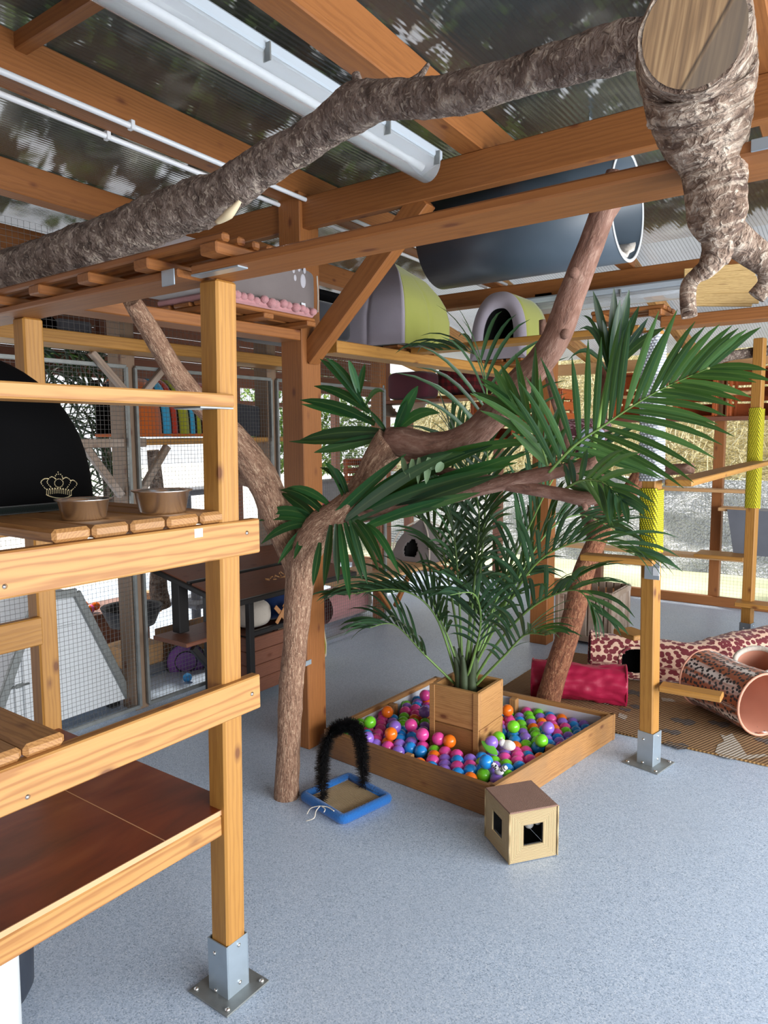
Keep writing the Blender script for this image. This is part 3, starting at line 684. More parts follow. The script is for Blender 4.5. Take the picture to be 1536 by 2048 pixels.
def frond(par, pts, rad, nl, L, w, start=.35, droop=.9, mats=(LEAF, STALK), ang=.75, name='frond', up=None, lenp=(.55, 1, .45), rise=.35, jit=.12, label=None):
    """pinnate frond on a stalk through pts"""
    P, Rr = spline([V(p) for p in pts], [rad*(1-.75*i/(len(pts)-1)) for i in range(len(pts))], 8)
    m = MB(); m.tube(P, Rr, 6, m=1)
    cum = [0]
    for a, b in zip(P, P[1:]): cum.append(cum[-1]+(b-a).length)
    T = cum[-1]
    def at(s):
        s *= T
        for i in range(len(P)-1):
            if cum[i+1] >= s: k = (s-cum[i])/max(1e-6, cum[i+1]-cum[i]); return P[i].lerp(P[i+1], k), (P[i+1]-P[i]).normalized()
        return P[-1], (P[-1]-P[-2]).normalized()
    for i in range(nl):
        k = i/(nl-1); s = start+(1-start)*k; p, d = at(min(.999, s))
        u = V(up) if up else V((0, 0, 1))
        sd = d.cross(u); sd = sd.normalized() if sd.length > .05 else V((1, 0, 0)); nn = sd.cross(d)
        ln = L*(lenp[0]+(lenp[1]-lenp[0])*min(1, k/.4) if k < .4 else lenp[1]+(lenp[2]-lenp[1])*(k-.4)/.6)
        for q in (-1, 1):
            a = ang*(1.15-.75*k)+random.uniform(-jit, jit)
            dd = d*cos(a)+sd*(q*sin(a))+nn*(rise+random.uniform(-jit, jit)); strip(m, p, dd, ln*random.uniform(.88, 1.1), w, d.cross(dd).cross(dd), droop*random.uniform(.75, 1.3), 6)
    return obj(name, m, list(mats), par, label, normals=False)
pc0 = V((-1.69, 3.06, .33))
palm = thing('palm_plant', 'tall artificial kentia palm growing out of the planter box', 'palm', pc0)
m = MB()
for i in range(9):
    a = i*.7; r = .018+.004*i; q = pc0+V((cos(a)*r, sin(a)*r, -.06)); m.tube([q, q+V((cos(a)*.008, sin(a)*.008, .16)), q+V((cos(a)*.035, sin(a)*.035, .25+.02*(i % 3)))], [.026, .022, .006], 8, 3)
obj('stem_base', m, plain('dark_green_sheath', '3d4a30', .6, .35, 20), palm)
def PP(seq, y0, y1):
    n = len(seq); return [py(x, y, y0+(y1-y0)*i/(n-1)) for i, (x, y) in enumerate(seq)]
FR = [  # picture course of each stalk, depth at foot and tip, leaflets, length
    ([(915, 1360), (870, 1230), (800, 1180), (690, 1190)], 3.06, 2.75, 20, .26),
    ([(912, 1370), (850, 1310), (790, 1250), (740, 1255)], 3.04, 2.75, 16, .24),
    ([(925, 1360), (890, 1260), (850, 1190), (775, 1185)], 3.05, 2.9, 18, .26),
    ([(930, 1370), (960, 1260), (950, 1190), (900, 1190)], 3.03, 2.7, 16, .22),
    ([(925, 1340), (918, 1200), (905, 1060), (860, 960)], 3.08, 3.1, 22, .30),
    ([(930, 1340), (950, 1150), (955, 1000), (900, 860)], 3.09, 3.2, 24, .34),
    ([(935, 1350), (960, 1150), (975, 900), (960, 720), (870, 700)], 3.1, 3.3, 28, .36),
    ([(938, 1350), (1000, 1180), (1060, 1050), (1120, 940), (1200, 900)], 3.09, 3.2, 24, .34),
    ([(940, 1350), (1010, 1220), (1080, 1120), (1180, 1080), (1270, 1110)], 3.07, 2.95, 24, .32),
    ([(945, 1365), (1000, 1280), (1070, 1210), (1150, 1180), (1190, 1220)], 3.06, 2.8, 20, .28),
    ([(950, 1372), (1010, 1310), (1050, 1270), (1090, 1270)], 3.04, 2.8, 14, .24),
    ([(940, 1350), (985, 1240), (1000, 1160), (1060, 1150)], 3.1, 3.4, 18, .28),
    ([(935, 1340), (940, 1200), (940, 1140), (960, 1090)], 3.12, 3.5, 14, .24),
    ([(928, 1345), (895, 1150), (870, 1060), (800, 1020)], 3.1, 3.3, 20, .30),
    ([(942, 1350), (1040, 1150), (1100, 1060), (1160, 1030), (1230, 1060)], 3.1, 3.4, 22, .30),
]
for seq, a, b, nl, L in FR: frond(palm, PP(seq, a, b), .0075, int(nl*.85), L*1.45, .021, .38, 1.15)
# ================================================================ scratch board with brush arch
q0, q1, q2 = pz(597, 1592, .02), pz(683, 1648, .02), pz(788, 1598, .02)
q3 = q0+q2-q1; cc = (q0+q2)/2; cc.z = 0
ex = (q2-q1); ey = (q0-q1); LX, LY = ex.length/2, ey.length/2; ex.normalize(); ey = V((-ex.y, ex.x, 0))
sb = thing('scratch_board', 'blue edged sisal scratch board with a black bristle arch beside the ball pit', 'scratch board', cc)
def SB(x, y, z): return cc+ex*x+ey*y+V((0, 0, z))
m = MB(); rr = .022; ring = []
for cx, cy, a0 in ((LX-.035, LY-.035, 0), (-LX+.035, LY-.035, 1), (-LX+.035, -LY+.035, 2), (LX-.035, -LY+.035, 3)):
    for k in range(5): a = (a0+k/4)*pi/2; ring.append(SB(cx+cos(a)*.016, cy+sin(a)*.016, rr))
m.tube(ring, rr, 10, closed=True, amp=.06); obj('blue_border', m, cloth('blue_towel', '2a6db5', '225a9c', bump=.8, sc=120.0), sb)
def _sisal(name, c1, c2, sc, axis='Y', rings=None):
    g = G(name); w = g.oc(); wv = g.n('ShaderNodeTexWave', {'Vector': w, 'Scale': sc, 'Distortion': 1.2, 'Detail': 2.0, 'Detail Scale': 2.0}, 1, wave_type='BANDS', bands_direction=axis)
    c = g.mix(wv, lin(c2), lin(c1)); c = g.mix(g.mth('MULTIPLY', g.noise(w, 18.0, 4.0), .5), c, lin(c1)); g.set(c, .85).bump(wv, .7, .004); return g.m
m = MB(); m.board(SB(-LX+.02, 0, .012), SB(LX-.02, 0, .012), 2*LY-.04, .022, None, .002); obj('sisal_pad', m, _sisal('sisal_mat', 'c7ae88', '8b734f', 40), sb)
a0 = pz(645, 1598, .03); a1 = pz(727, 1570, .03)
m = MB(); bl = MB(); N = 60; H = .33
arch = []
for i in range(N+1):
    t = i/N; x = -cos(t*pi); k = a0.lerp(a1, (x*abs(x)**-.25 if x else 0)/2+.5); arch.append(V((k.x, k.y, .025+(H-.02)*sin(t*pi)**.62)))
m.tube(arch, .006, 8); obj('arch_wire', m, BLACKM, sb)
for i in range(N*130):
    k = random.uniform(0, N-.01); i0 = int(k); p = arch[i0].lerp(arch[i0+1], k-i0); d = (arch[i0+1]-arch[i0]).normalized()
    _, s, u = frame(d); a = random.uniform(0, 2*pi); o = (s*cos(a)+u*sin(a)+d*random.uniform(-.35, .35)).normalized()*random.uniform(.026, .042); t = o.cross(d).normalized()*.0017
    bl.quad(p-t*1.5, p+t*1.5, p+o+t*.4, p+o-t*.4)
obj('bristles', bl, plain('black_bristle', '121113', .55), sb, kind='stuff', normals=False)
m = MB(); p = pz(640, 1612, .045)
for sq in (((640, 1612), (632, 1622), (628, 1636), (612, 1642)), ((640, 1612), (622, 1616), (614, 1628)), ((640, 1612), (655, 1614), (668, 1622)), ((642, 1612), (650, 1618), (648, 1624))):
    m.tube([pz(x, y, .05-.04*i/3 if sq[-1][0] < 630 else .045) for i, (x, y) in enumerate(sq)], .0022, 5, 4)
obj('frayed_string', m, plain('white_string', 'd9d2c4', .8), sb)
# ================================================================ sisal cube house
k0, k1, k2 = pz(1018, 1731), pz(1116, 1711), pz(974, 1664)
e1 = (k1-k0); e1.z = 0; s1 = .205; e1.normalize(); e2 = V((-e1.y, e1.x, 0)); kc = k0+e1*s1/2+e2*s1/2
cube = thing('cat_cube', 'sisal covered cube cat house with a brown top in front of the ball pit', 'cat house', kc)
def KB(x, y, z): return k0+e1*x+e2*y+V((0, 0, z))
def _rope():
    g = G('sisal_cord'); w = g.wc(); s = g.n('ShaderNodeSeparateXYZ', {0: w}, 0)
    wv = g.n('ShaderNodeTexWave', {'Vector': w, 'Scale': 3.6, 'Distortion': .6, 'Detail': 2.0}, 1, wave_type='BANDS', bands_direction='X')
    c = g.mix(wv, lin('8f7b58'), lin('c4ae86')); g.set(g.mix(g.mth('MULTIPLY', g.noise(g.oc(), 60.0, 3.0), .4), c, lin('b39c74')), .85).bump(wv, .5, .003); return g.m
ROPE = _rope()
def wall_with_hole(m, O, X, Z, nrm, S, h0=.31, h1=.70, n=8):
    """sisal wound square face with a square hole; wc.x counts windings"""
    O, X, Z, nrm = V(O), V(X), V(Z), V(nrm)
    cs = ((0, 0), (1, 0), (1, 1), (0, 1)); hs = ((h0, h0), (h1, h0), (h1, h1), (h0, h1))
    for k in range(4):
        for i in range(n):
            a, b = i/n, (i+1)/n
            def pt(c, h, t): return O+X*(S*(c[0]+(h[0]-c[0])*t))+Z*(S*(c[1]+(h[1]-c[1])*t))
            q = [pt(cs[k], hs[k], a), pt(cs[(k+1) % 4], hs[(k+1) % 4], a), pt(cs[(k+1) % 4], hs[(k+1) % 4], b), pt(cs[k], hs[k], b)]
            ws = [V((a, 0, 0)), V((a, 1, 0)), V((b, 1, 0)), V((b, 0, 0))]
            m.f([m.v(p, w) for p, w in zip(q, ws)])
            if i == n-1: m.f([m.v(p, V((b, 0, 0))) for p in (q[3], q[2], q[2]-nrm*.006, q[3]-nrm*.006)])
m = MB()
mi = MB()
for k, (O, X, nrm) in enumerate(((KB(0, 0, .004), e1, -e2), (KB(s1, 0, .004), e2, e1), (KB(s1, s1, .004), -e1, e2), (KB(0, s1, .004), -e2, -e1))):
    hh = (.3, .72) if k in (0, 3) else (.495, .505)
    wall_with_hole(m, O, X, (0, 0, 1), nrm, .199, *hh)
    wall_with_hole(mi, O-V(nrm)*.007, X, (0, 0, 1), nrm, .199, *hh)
obj('painted_shade_lining', mi, DKIN, cube)  # inner walls coloured near-black to paint in the cube's inner shade
obj('sisal_walls', m, ROPE, cube)
m = MB(); m.board(KB(0, s1/2, .2035), KB(s1, s1/2, .2035), s1+.004, .007, None, .002); obj('top_panel', m, plain('brown_carpet', '8a6c5f', .95, .12, 30, .5, 300), cube)
m = MB(); m.board(KB(.01, s1/2, .004), KB(s1-.01, s1/2, .004), s1-.02, .006); obj('floor_panel', m, DKIN, cube)
for x, y in ((0, 0), (s1, 0), (0, s1), (s1, s1)):
    m = MB(); m.tube([KB(x, y, .004), KB(x, y, .203)], .004, 6); obj('edge_cord', m, ROPE, cube)
m = MB(); m.tube([KB(.085, .05, .2), KB(.085, .05, .07)], .0012, 5); m.tube([KB(.12, .07, .2), KB(.12, .07, .125)], .0012, 5); obj('string', m, plain('pale_string', 'cfcac2'), cube)
m = MB(); m.ball(KB(.12, .07, .108), .019, 16); m.ball(KB(.145, .05, .125), .015, 14); obj('pompom', m, cloth('grey_pompom', 'b5b3b0', '9d9b98'), cube)
# ================================================================ trees and branches
def dep(p): return (V(p)-EYE).dot(FW)
def path(seq, rads=None):
    """[(x, y, distance plane Y, width in the picture)] -> points, radii"""
    P = [py(a[0], a[1], a[2]) for a in seq]; return P, [a[3]/2*dep(p)/F for a, p in zip(seq, P)]
def pathd(seq):
    P = [pd(a[0], a[1], a[2]) for a in seq]; return P, [a[3]/2*a[2]/F for a in seq]
tb = pz(573, 1590)
tree = thing('climbing_tree', 'curved brown tree trunk with artificial palm leaves left of the ball pit', 'tree', tb)
m = MB(); P, Rr = path([(573, 1600, 2.23, 50), (578, 1480, 2.23, 46), (582, 1380, 2.23, 50), (590, 1290, 2.23, 48), (598, 1180, 2.23, 56), (608, 1110, 2.23, 64), (640, 1055, 2.23, 70), (690, 1020, 2.24, 62), (728, 975, 2.25, 58), (755, 920, 2.25, 58), (785, 880, 2.25, 64)])
m.tube(P, Rr, 16, 5, .10, fr=14); m.ball(py(572, 1337, 2.19), .022, 10); obj('trunk', m, BARK_TREE, tree)
m = MB(); P, Rr = path([(778, 878, 2.25, 50), (810, 884, 2.25, 62), (860, 893, 2.25, 56), (905, 888, 2.26, 58), (955, 862, 2.26, 58), (1005, 812, 2.27, 60), (1035, 770, 2.27, 60), (1080, 725, 2.28, 58), (1115, 670, 2.28, 58), (1140, 600, 2.29, 56), (1168, 525, 2.3, 54), (1205, 430, 2.3, 50), (1232, 345, 2.31, 40)])
m.tube(P, Rr, 14, 5, .07, fr=10)
for x, y in ((1148, 545), (1130, 668), (1070, 760)): m.ball(py(x, y, 2.25), .018, 8)
obj('limb', m, BARK_LIMB, tree)
m = MB(); P, Rr = path([(1212, 440, 2.3, 26), (1232, 410, 2.32, 24), (1248, 385, 2.36, 20)]); m.tube(P, Rr, 10, 4, .05); obj('limb', m, BARK_LIMB, tree)
m = MB(); P, Rr = path([(690, 1032, 2.24, 40), (770, 1018, 2.22, 40), (850, 1003, 2.2, 36), (940, 980, 2.19, 34), (1042, 958, 2.18, 30), (1120, 942, 2.17, 28), (1195, 922, 2.17, 24)]); m.tube(P, Rr, 12, 4, .07); obj('limb', m, BARK_LIMB, tree)
m = MB(); P, Rr = path([(800, 905, 2.25, 20), (877, 940, 2.22, 22), (975, 962, 2.2, 26), (1042, 974, 2.18, 26), (1120, 988, 2.18, 28), (1165, 997, 2.18, 30), (1198, 992, 2.18, 26), (1212, 968, 2.18, 16)]); m.tube(P, Rr, 12, 4, .07)
P, Rr = path([(1165, 1000, 2.18, 14), (1172, 1018, 2.16, 10)]); m.tube(P, Rr, 8); obj('limb', m, BARK_LIMB, tree)
m = MB(); P, Rr = path([(735, 960, 2.25, 20), (790, 930, 2.28, 14)]); m.tube(P, Rr, 8, 3); obj('limb', m, BARK_LIMB, tree)
for y in (1148, 1328):
    m = MB(); p = py(612, y, 2.28); m.board(p+V((0, -.05, 0)), p+V((-.005, .04, 0)), .004, .022, None, .001); obj('fixing_strap', m, GALV, tree)
def blade(m, p, q, w, bow=.03, n=7, roll=0.0, fold=.3):
    """single leaf blade from p to q, bowed upwards"""
    p, q = V(p), V(q); d = q-p; s0 = d.cross(FW).normalized(); rv = random.random(); rows = []
    b = V((0, 0, 1))*bow; s = (s0*cos(roll)+FW*sin(roll))
    for i in range(n+1):
        k = i/n; c = p+d*k+b*(4*k*(1-k)); ww = w*.5*(sin(pi*min(1, .1+.9*k))**.7 if k < 1 else .05); nn = -FW*(ww*fold)
        rows.append([m.v(c-s*ww+nn, V((rv, 0, k))), m.v(c, V((rv, .5, k))), m.v(c+s*ww+nn, V((rv, 1, k)))])
    for a, c in zip(rows, rows[1:]): m.f((a[0], a[1], c[1], c[0]), 0, True); m.f((a[1], a[2], c[2], c[1]), 0, True)
def bunch(label, mats, lst, w, Y0, Y1, bow=.03, dY=.12):
    m = MB()
    for a in lst:
        p = py(a[0], a[1], Y0); q = py(a[2], a[3], Y1+random.uniform(-dY, dY)); blade(m, p, q, (a[4] if len(a) > 4 else w), a[5] if len(a) > 5 else bow, roll=random.uniform(-.5, .5))
    return obj('palm_leaf', m, mats, tree, normals=False)
# bright frond on the right
def flat_frond(pts, nl, L, w, mats, start=.06, up=None, **k): return frond(tree, pts, .005, nl, L, w, start, up=up or -FW, mats=mats, rise=.08, name='palm_leaf', **k)
flat_frond(PP([(1098, 945), (1149, 891), (1206, 852), (1270, 809), (1330, 775), (1420, 735)], 2.15, 2.1), 20, .31, .021, (LEAFT, STALK), .05, droop=.45, ang=.95, lenp=(.9, 1.0, .5), jit=.06)
flat_frond(PP([(1098, 945), (1085, 900), (1060, 850), (1020, 800)], 2.17, 2.15), 8, .26, .026, (LEAFT, STALK), .1, droop=.3, ang=.5)
flat_frond(PP([(1120, 985), (1160, 962), (1205, 965), (1245, 1000)], 2.2, 2.05), 10, .2, .022, (LEAF, STALK), .15, droop=.6, ang=.8)
bunch('', LEAFB, [(772, 865, 600, 880, .05, .015), (770, 868, 578, 883, .03, -.01), (765, 872, 628, 905, .045, 0), (750, 848, 600, 800, .042, .02), (745, 838, 602, 808, .03, 0), (740, 825, 628, 772, .04, .02), (730, 815, 640, 718, .036, .02), (722, 800, 652, 716, .03, .02), (718, 790, 697, 720, .03, .01), (716, 795, 730, 728, .026, .01), (730, 812, 770, 785, .022, .03), (772, 862, 738, 820, .02, 0),
    (792, 860, 836, 772, .045, .01), (795, 862, 880, 826, .04, .03), (790, 860, 815, 800, .03, 0)], .04, 2.24, 2.2, .01, .06)
bunch('', LEAFB, [(655, 1048, 812, 908, .045, .01), (690, 1040, 905, 905, .05, .02), (700, 1040, 985, 890, .05, .03), (705, 1035, 1010, 935, .045, .02), (720, 1040, 1060, 905, .05, .02), (760, 1035, 1000, 950, .045, .01), (770, 1030, 960, 985, .04, .0), (740, 1040, 880, 1015, .03, 0), (700, 1030, 860, 930, .04, .03), (780, 960, 930, 905, .04, .02), (790, 990, 1035, 925, .04, .01), (700, 1045, 940, 945, .045, .02), (720, 1060, 905, 995, .04, .01), (800, 945, 1120, 880, .035, .03)], .045, 2.2, 2.12, .02, .06)
bunch('', LEAFB, [(652, 1030, 560, 980, .045, .03), (640, 1045, 562, 985, .045, .01), (632, 1040, 525, 1030, .04, .03), (630, 1045, 515, 1042, .03, .02), (625, 1048, 522, 1088, .04, .03), (620, 1055, 556, 1128, .032, .02), (615, 1062, 588, 1118, .03, .01), (660, 1010, 575, 975, .035, .02), (690, 1000, 650, 925, .028, .03), (698, 1000, 668, 935, .028, .02), (702, 1000, 640, 935, .025, .03)], .04, 2.2, 2.14, .01, .06)
bunch('', LEAFB, [(640, 1085, 626, 1172, .03, 0), (662, 1050, 648, 1172, .034, 0), (672, 1048, 676, 1168, .03, 0), (680, 1048, 700, 1200, .034, 0), (690, 1045, 725, 1160, .034, .01), (700, 1040, 735, 1168, .03, .01), (705, 1045, 758, 1142, .03, .02), (712, 1040, 770, 1140, .032, .03), (735, 1050, 800, 1150, .03, .03)], .032, 2.18, 2.12, .0, .05)
LFG = leaf('pale_leaf', '5f7a58', '78936c', '93ab86', .5)
bunch('', LFG, [(805, 915, 812, 950, .022), (825, 918, 822, 960, .022), (838, 915, 836, 968, .02), (858, 915, 852, 968, .026), (873, 920, 862, 940, .03), (885, 925, 872, 945, .03)], .02, 2.14, 2.12, 0, .01)
bunch('', LEAFD, [(1222, 740, 1186, 582, .034, .01), (1224, 735, 1228, 576, .04, 0), (1226, 735, 1258, 580, .045, 0), (1226, 730, 1278, 612, .034, 0), (1228, 735, 1296, 636, .034, 0), (1226, 740, 1330, 655, .034, .02), (1222, 735, 1240, 600, .05, 0), (1215, 740, 1162, 632, .02, .06), (1218, 742, 1150, 668, .02, .08), (1215, 745, 1135, 722, .02, .06), (1222, 738, 1205, 640, .02, .02)], .03, 2.75, 2.7, 0, .05)
m = MB(); P, Rr = path([(1178, 985, 2.18, 12), (1190, 870, 2.5, 12), (1222, 740, 2.75, 12)]); m.tube(P, Rr, 8, 4); obj('leaf_stalk', m, STALK, tree)
m = MB(); Q = [(262, 600, 1.5, 36), (300, 660, 1.6, 40), (345, 735, 1.72, 42), (395, 800, 1.85, 44), (445, 850, 1.95, 50), (492, 905, 2.05, 60), (530, 968, 2.15, 66), (560, 1042, 2.22, 68), (592, 1120, 2.25, 60), (598, 1180, 2.24, 40)]
P, Rr = path(Q); m.tube(P, Rr, 14, 5, .08); obj('limb', m, BARK_TREE, tree)
m = MB(); P, Rr = path([(532, 985, 2.16, 40), (500, 958, 2.25, 34), (470, 955, 2.35, 30)]); m.tube(P, Rr, 10, 4, .06); obj('limb', m, BARK_TREE, tree)
# leaning bare trunk behind the pit
lt = thing('leaning_trunk', 'reddish bare trunk leaning to the right behind the ball pit', 'branch', pz(1090, 1422))
m = MB(); P, Rr = path([(1090, 1422, 3.87, 46), (1115, 1332, 3.9, 46), (1145, 1240, 3.95, 44), (1165, 1150, 4.0, 42), (1200, 1070, 4.08, 38), (1240, 1010, 4.12, 34), (1275, 960, 4.14, 34), (1292, 925, 4.14, 26)]); m.tube(P, Rr, 14, 5, .08); obj('trunk', m, _bark('red_bark', ('5b3322', '7c4a32', '905c40', 'b48763'), bump=.6, sc=(20, 50, 50)), lt)
m = MB(); P, Rr = path([(1285, 945, 4.14, 22), (1330, 940, 4.1, 24), (1385, 937, 4.06, 22)]); m.tube(P, Rr, 10, 3, .05); obj('side_branch', m, BARK_LIMB, lt)
m = MB(); P, Rr = path([(1235, 1015, 4.13, 26), (1205, 985, 4.15, 24), (1195, 940, 4.2, 20), (1205, 880, 4.2, 18)]); m.tube(P, Rr, 10, 4, .05); obj('side_branch', m, BARK_LIMB, lt)
m = MB(); P, Rr = path([(1192, 1085, 4.14, 30), (1168, 1010, 4.28, 24), (1145, 930, 4.35, 22), (1130, 860, 4.4, 20), (1108, 790, 4.4, 20), (1090, 710, 4.4, 18), (1085, 640, 4.4, 14)]); m.tube(P, Rr, 10, 4, .06); obj('side_branch', m, BARK_LIMB, lt)
# long overhead branch
P, Rr = pathd([(-70, 590, 2.6, 84), (0, 553, 2.5, 88), (80, 527, 2.42, 86), (160, 498, 2.32, 88), (240, 470, 2.25, 88), (320, 435, 2.18, 92), (400, 405, 2.1, 98), (450, 385, 2.04, 84), (520, 335, 1.95, 78), (600, 290, 1.85, 74), (660, 250, 1.78, 78), (710, 215, 1.7, 92), (770, 200, 1.62, 72), (850, 196, 1.55, 74), (950, 180, 1.46, 80), (1050, 150, 1.38, 76), (1150, 120, 1.31, 84), (1240, 97, 1.25, 92), (1330, 78, 1.2, 92)])
lo = thing('overhead_branch', 'long rough barked branch lying across the top of the rack', 'branch', P[0])
m = MB(); m.tube(P, Rr, 40, 16, .10, fr=18); obj('trunk', m, BARK_LONG, lo)
m = MB(); P, Rr = pathd([(722, 205, 1.68, 34), (718, 178, 1.67, 26), (712, 148, 1.67, 18)]); m.tube(P, Rr, 10, 4, .08); obj('twig_stub', m, BARK_LONG, lo)
m = MB(); P, Rr = pathd([(822, 168, 1.56, 24), (842, 150, 1.56, 14), (857, 128, 1.56, 8)]); m.tube(P, Rr, 8, 4, .05); obj('twig_stub', m, BARK_LONG, lo)
m = MB(); P, Rr = pathd([(432, 446, 2.0, 8), (458, 428, 1.98, 20), (480, 402, 1.97, 8)]); m.tube(P, Rr, 10, 4, .05); obj('peeled_scar', m, plain('bare_wood', 'd8c7a4', .7), lo)
# big sawn branch hanging at the top right
st = thing('sawn_branch', 'thick ringed branch with a sawn end hanging at the top right', 'branch', pd(1420, 330, 1.1))
P, Rr = pathd([(1388, 66, .925, 206), (1389, 70, .965, 214), (1394, 118, 1.02, 222), (1402, 200, 1.06, 206), (1412, 270, 1.085, 172), (1424, 330, 1.1, 124), (1430, 390, 1.11, 114), (1436, 435, 1.12, 108), (1442, 470, 1.13, 80)])
m = MB(); m.tube(P, Rr, 56, 18, .07, fr=26); obj('trunk', m, BARK_STUB, st)
ax = (P[0]-P[1]).normalized(); m = MB(); _, s, u = frame(ax)
m.surf(lambda a, b: P[0]+ax*(.004-.002*b)+(s*cos(a*2*pi)+u*sin(a*2*pi))*(Rr[0]*.95*max(.001, b)), 30, 4, True)
for q in m.bm.verts: e = q.co-P[0]; q[m.wc] = V((e.dot(RT), e.dot(UP), 0))
obj('sawn_face', m, CUT, st)
for seq in ([(1440, 455, 1.13, 76), (1434, 500, 1.14, 60), (1415, 535, 1.15, 42), (1392, 553, 1.16, 30), (1378, 572, 1.17, 32), (1376, 605, 1.17, 30), (1379, 634, 1.17, 30)],
            [(1440, 455, 1.13, 80), (1475, 482, 1.14, 66), (1515, 510, 1.15, 58), (1560, 545, 1.16, 54), (1600, 600, 1.17, 50)],
            [(1535, 530, 1.15, 40), (1534, 565, 1.17, 34), (1512, 594, 1.18, 36)], [(1450, 520, 1.14, 20), (1456, 515, 1.13, 14)]):
    m = MB(); P, Rr = pathd(seq); m.tube(P, Rr, 14, 5, .07, fr=18); obj('fork', m, BARK_STUB, st)
m = MB(); P, Rr = pathd([(1312, 245, 1.08, 30), (1302, 248, 1.07, 20)]); m.tube(P, Rr, 8); obj('knot', m, BARK_STUB, st)
# ================================================================ pipe bed, lamps, conduits
pipe = thing('pipe_bed', 'wide grey drain pipe hung as a cat tunnel under the roof', 'pipe', (-1.38, 3.0, 2.3))
PIPEM = plain('slate_pipe', '3f4a54', .38, .1)
m = MB(); m.lathe((-1.82, 3.0, 2.52), [(.203, 0), (.215, 0), (.215, .88), (.203, .88), (.203, 0)], 56, 0, (1, 0, 0)); obj('tube', m, PIPEM, pipe)
m = MB(); m.lathe((-.94, 3.0, 2.52), [(.2025, 0), (.2155, 0), (.2155, .004), (.2025, .004), (.2025, 0)], 56, 0, (1, 0, 0)); obj('cut_rim', m, plain('pale_rim', 'c3c8cb', .5), pipe)
m = MB(); m.lathe((-1.81, 3.0, 2.52), [(0, 0), (.203, 0)], 40, 0, (1, 0, 0)); obj('painted_shade_end', m, DKIN, pipe)  # near-black disc across the far end imitates shade inside the pipe
for x in (-1.6, -1.1):
    m = MB(); m.board((x, 3.0, 2.73), (x, 3.0, 2.9), .03, .004, (1, 0, 0)); obj('hanger', m, GALV, pipe)
m = MB(); m.surf(lambda a, b: V((-.95-.5*a, 3.0, 2.52))+V((0, cos(-pi*.95+b*pi*.75), sin(-pi*.95+b*pi*.75)))*(.195-.02*noise(V((a*8, b*8, 1)))-.02*(1-b)), 14, 14); o = obj('pipe_blanket', m, CREAM, None, 'white fluffy blanket lining the grey pipe', 'blanket'); thick(o, .012)
def lamp(label, a, b, drop=V((0, 0, 1))):
    a, b = V(a), V(b); t = thing('strip_light', label, 'lamp', (a+b)/2, 'strip lights'); d = (b-a).normalized(); s = d.cross(V((0, 0, 1)))
    m = MB(); m.board(a, b, .13, .05, None, .012); obj('housing', m, GREYP, t)
    m = MB(); Z = V((0, 0, 1)); m.surf(lambda x, y: a+d*(.02+x*((b-a).length-.04))+s*(.062*cos(y*pi))-Z*(.02+.075*sin(y*pi)), 10, 16)
    for e, k in ((a+d*.02, 1), (b-d*.02, -1)):
        c = m.v(e-Z*.02); R_ = [m.v(e+s*(.062*cos(y*pi/12))-Z*(.02+.075*sin(y*pi/12))) for y in range(13)]
        for q in range(12): m.f((c, R_[q], R_[q+1]))
    o = obj('diffuser', m, CLEAR, t); thick(o, .003)
    m = MB(); m.tube([a+d*.08-Z*.045, b-d*.08-Z*.045], .013, 12); obj('fluorescent_tube', m, WHITEP, t)
    for k in (.2, .5, .8, .97):
        m = MB(); c = a.lerp(b, k); m.board(c+s*.067-Z*.0, c+s*.067-Z*.05, .03, .006, d, .001); obj('clip', m, GALVD, t)
    return t
lamp('near fluorescent strip light under the roof at the top centre', (-1.565, .55, 2.715), (-1.6, 2.56, 2.715))
lamp('far fluorescent strip light below the far cross beam', (-2.3, 5.02, 2.585), (-.86, 5.02, 2.585))
for i, (a, b, l) in enumerate((((-2.28, .2, 2.735), (-2.45, 5.0, 2.735), 'white conduit on the right side of the second rafter'), ((-2.42, .2, 2.735), (-2.62, 5.0, 2.735), 'white conduit on the left side of the second rafter'))):
    t = thing('electrical_conduit', l, 'conduit', a, 'white conduits'); m = MB(); m.tube([a, b], .0105, 10); obj('pipe', m, WHITEP, t)
    for y in (.3, .62, .9):
        m = MB(); p = V(a).lerp(V(b), y*.5); m.box(p+V((-.014, -.008, -.013)), p+V((.014, .008, .02)), .002); obj('clip', m, WHITEP, t)
# ================================================================ beds on the walkways
def pallet(label, x0, x1, y0, y1, z): return slat_deck(label, x0, x1, y0, y1, z, 3, 'y', BEAM, 'slatted_platform', 3, .024, .018)
pallet('slatted platform carrying the pink pompom cushion', -2.66, -2.27, 2.0, 2.62, 2.125)
Z1 = 2.168
cu = thing('pompom_cushion', 'pink cushion edged with pompoms under the paw print bed', 'cushion', (-2.45, 2.3, Z1))
m = MB(); m.surf(lambda a, b: V((-2.46+.185*math.copysign(abs(cos(a*2*pi))**.4, cos(a*2*pi))*cos(b*2*pi-pi)*-1*(1 if 1 else 0), 2.31+.31*math.copysign(abs(sin(a*2*pi))**.4, sin(a*2*pi)), Z1+.02)), 4, 2) if 0 else m.box((-2.64, 2.0, Z1), (-2.275, 2.62, Z1+.03), .012); obj('pad', m, PINKC, cu)
for i in range(16):
    m = MB(); m.ball((-2.275+random.uniform(-.01, .012), 2.0+.039*i+.01, Z1+.025+random.uniform(-.004, .01)), random.uniform(.019, .026), 10, (1, 1, .85)); obj('pompom', m, PINKC, cu)
for i in range(8):
    m = MB(); m.ball((-2.3-.045*i, 2.62, Z1+.028), .022, 10); obj('pompom', m, PINKC, cu)
t = thing('cat_bed', 'grey plush bed with a pale paw print above the yellow rack post', 'cat bed', (-2.45, 2.3, Z1+.03), 'cat beds')
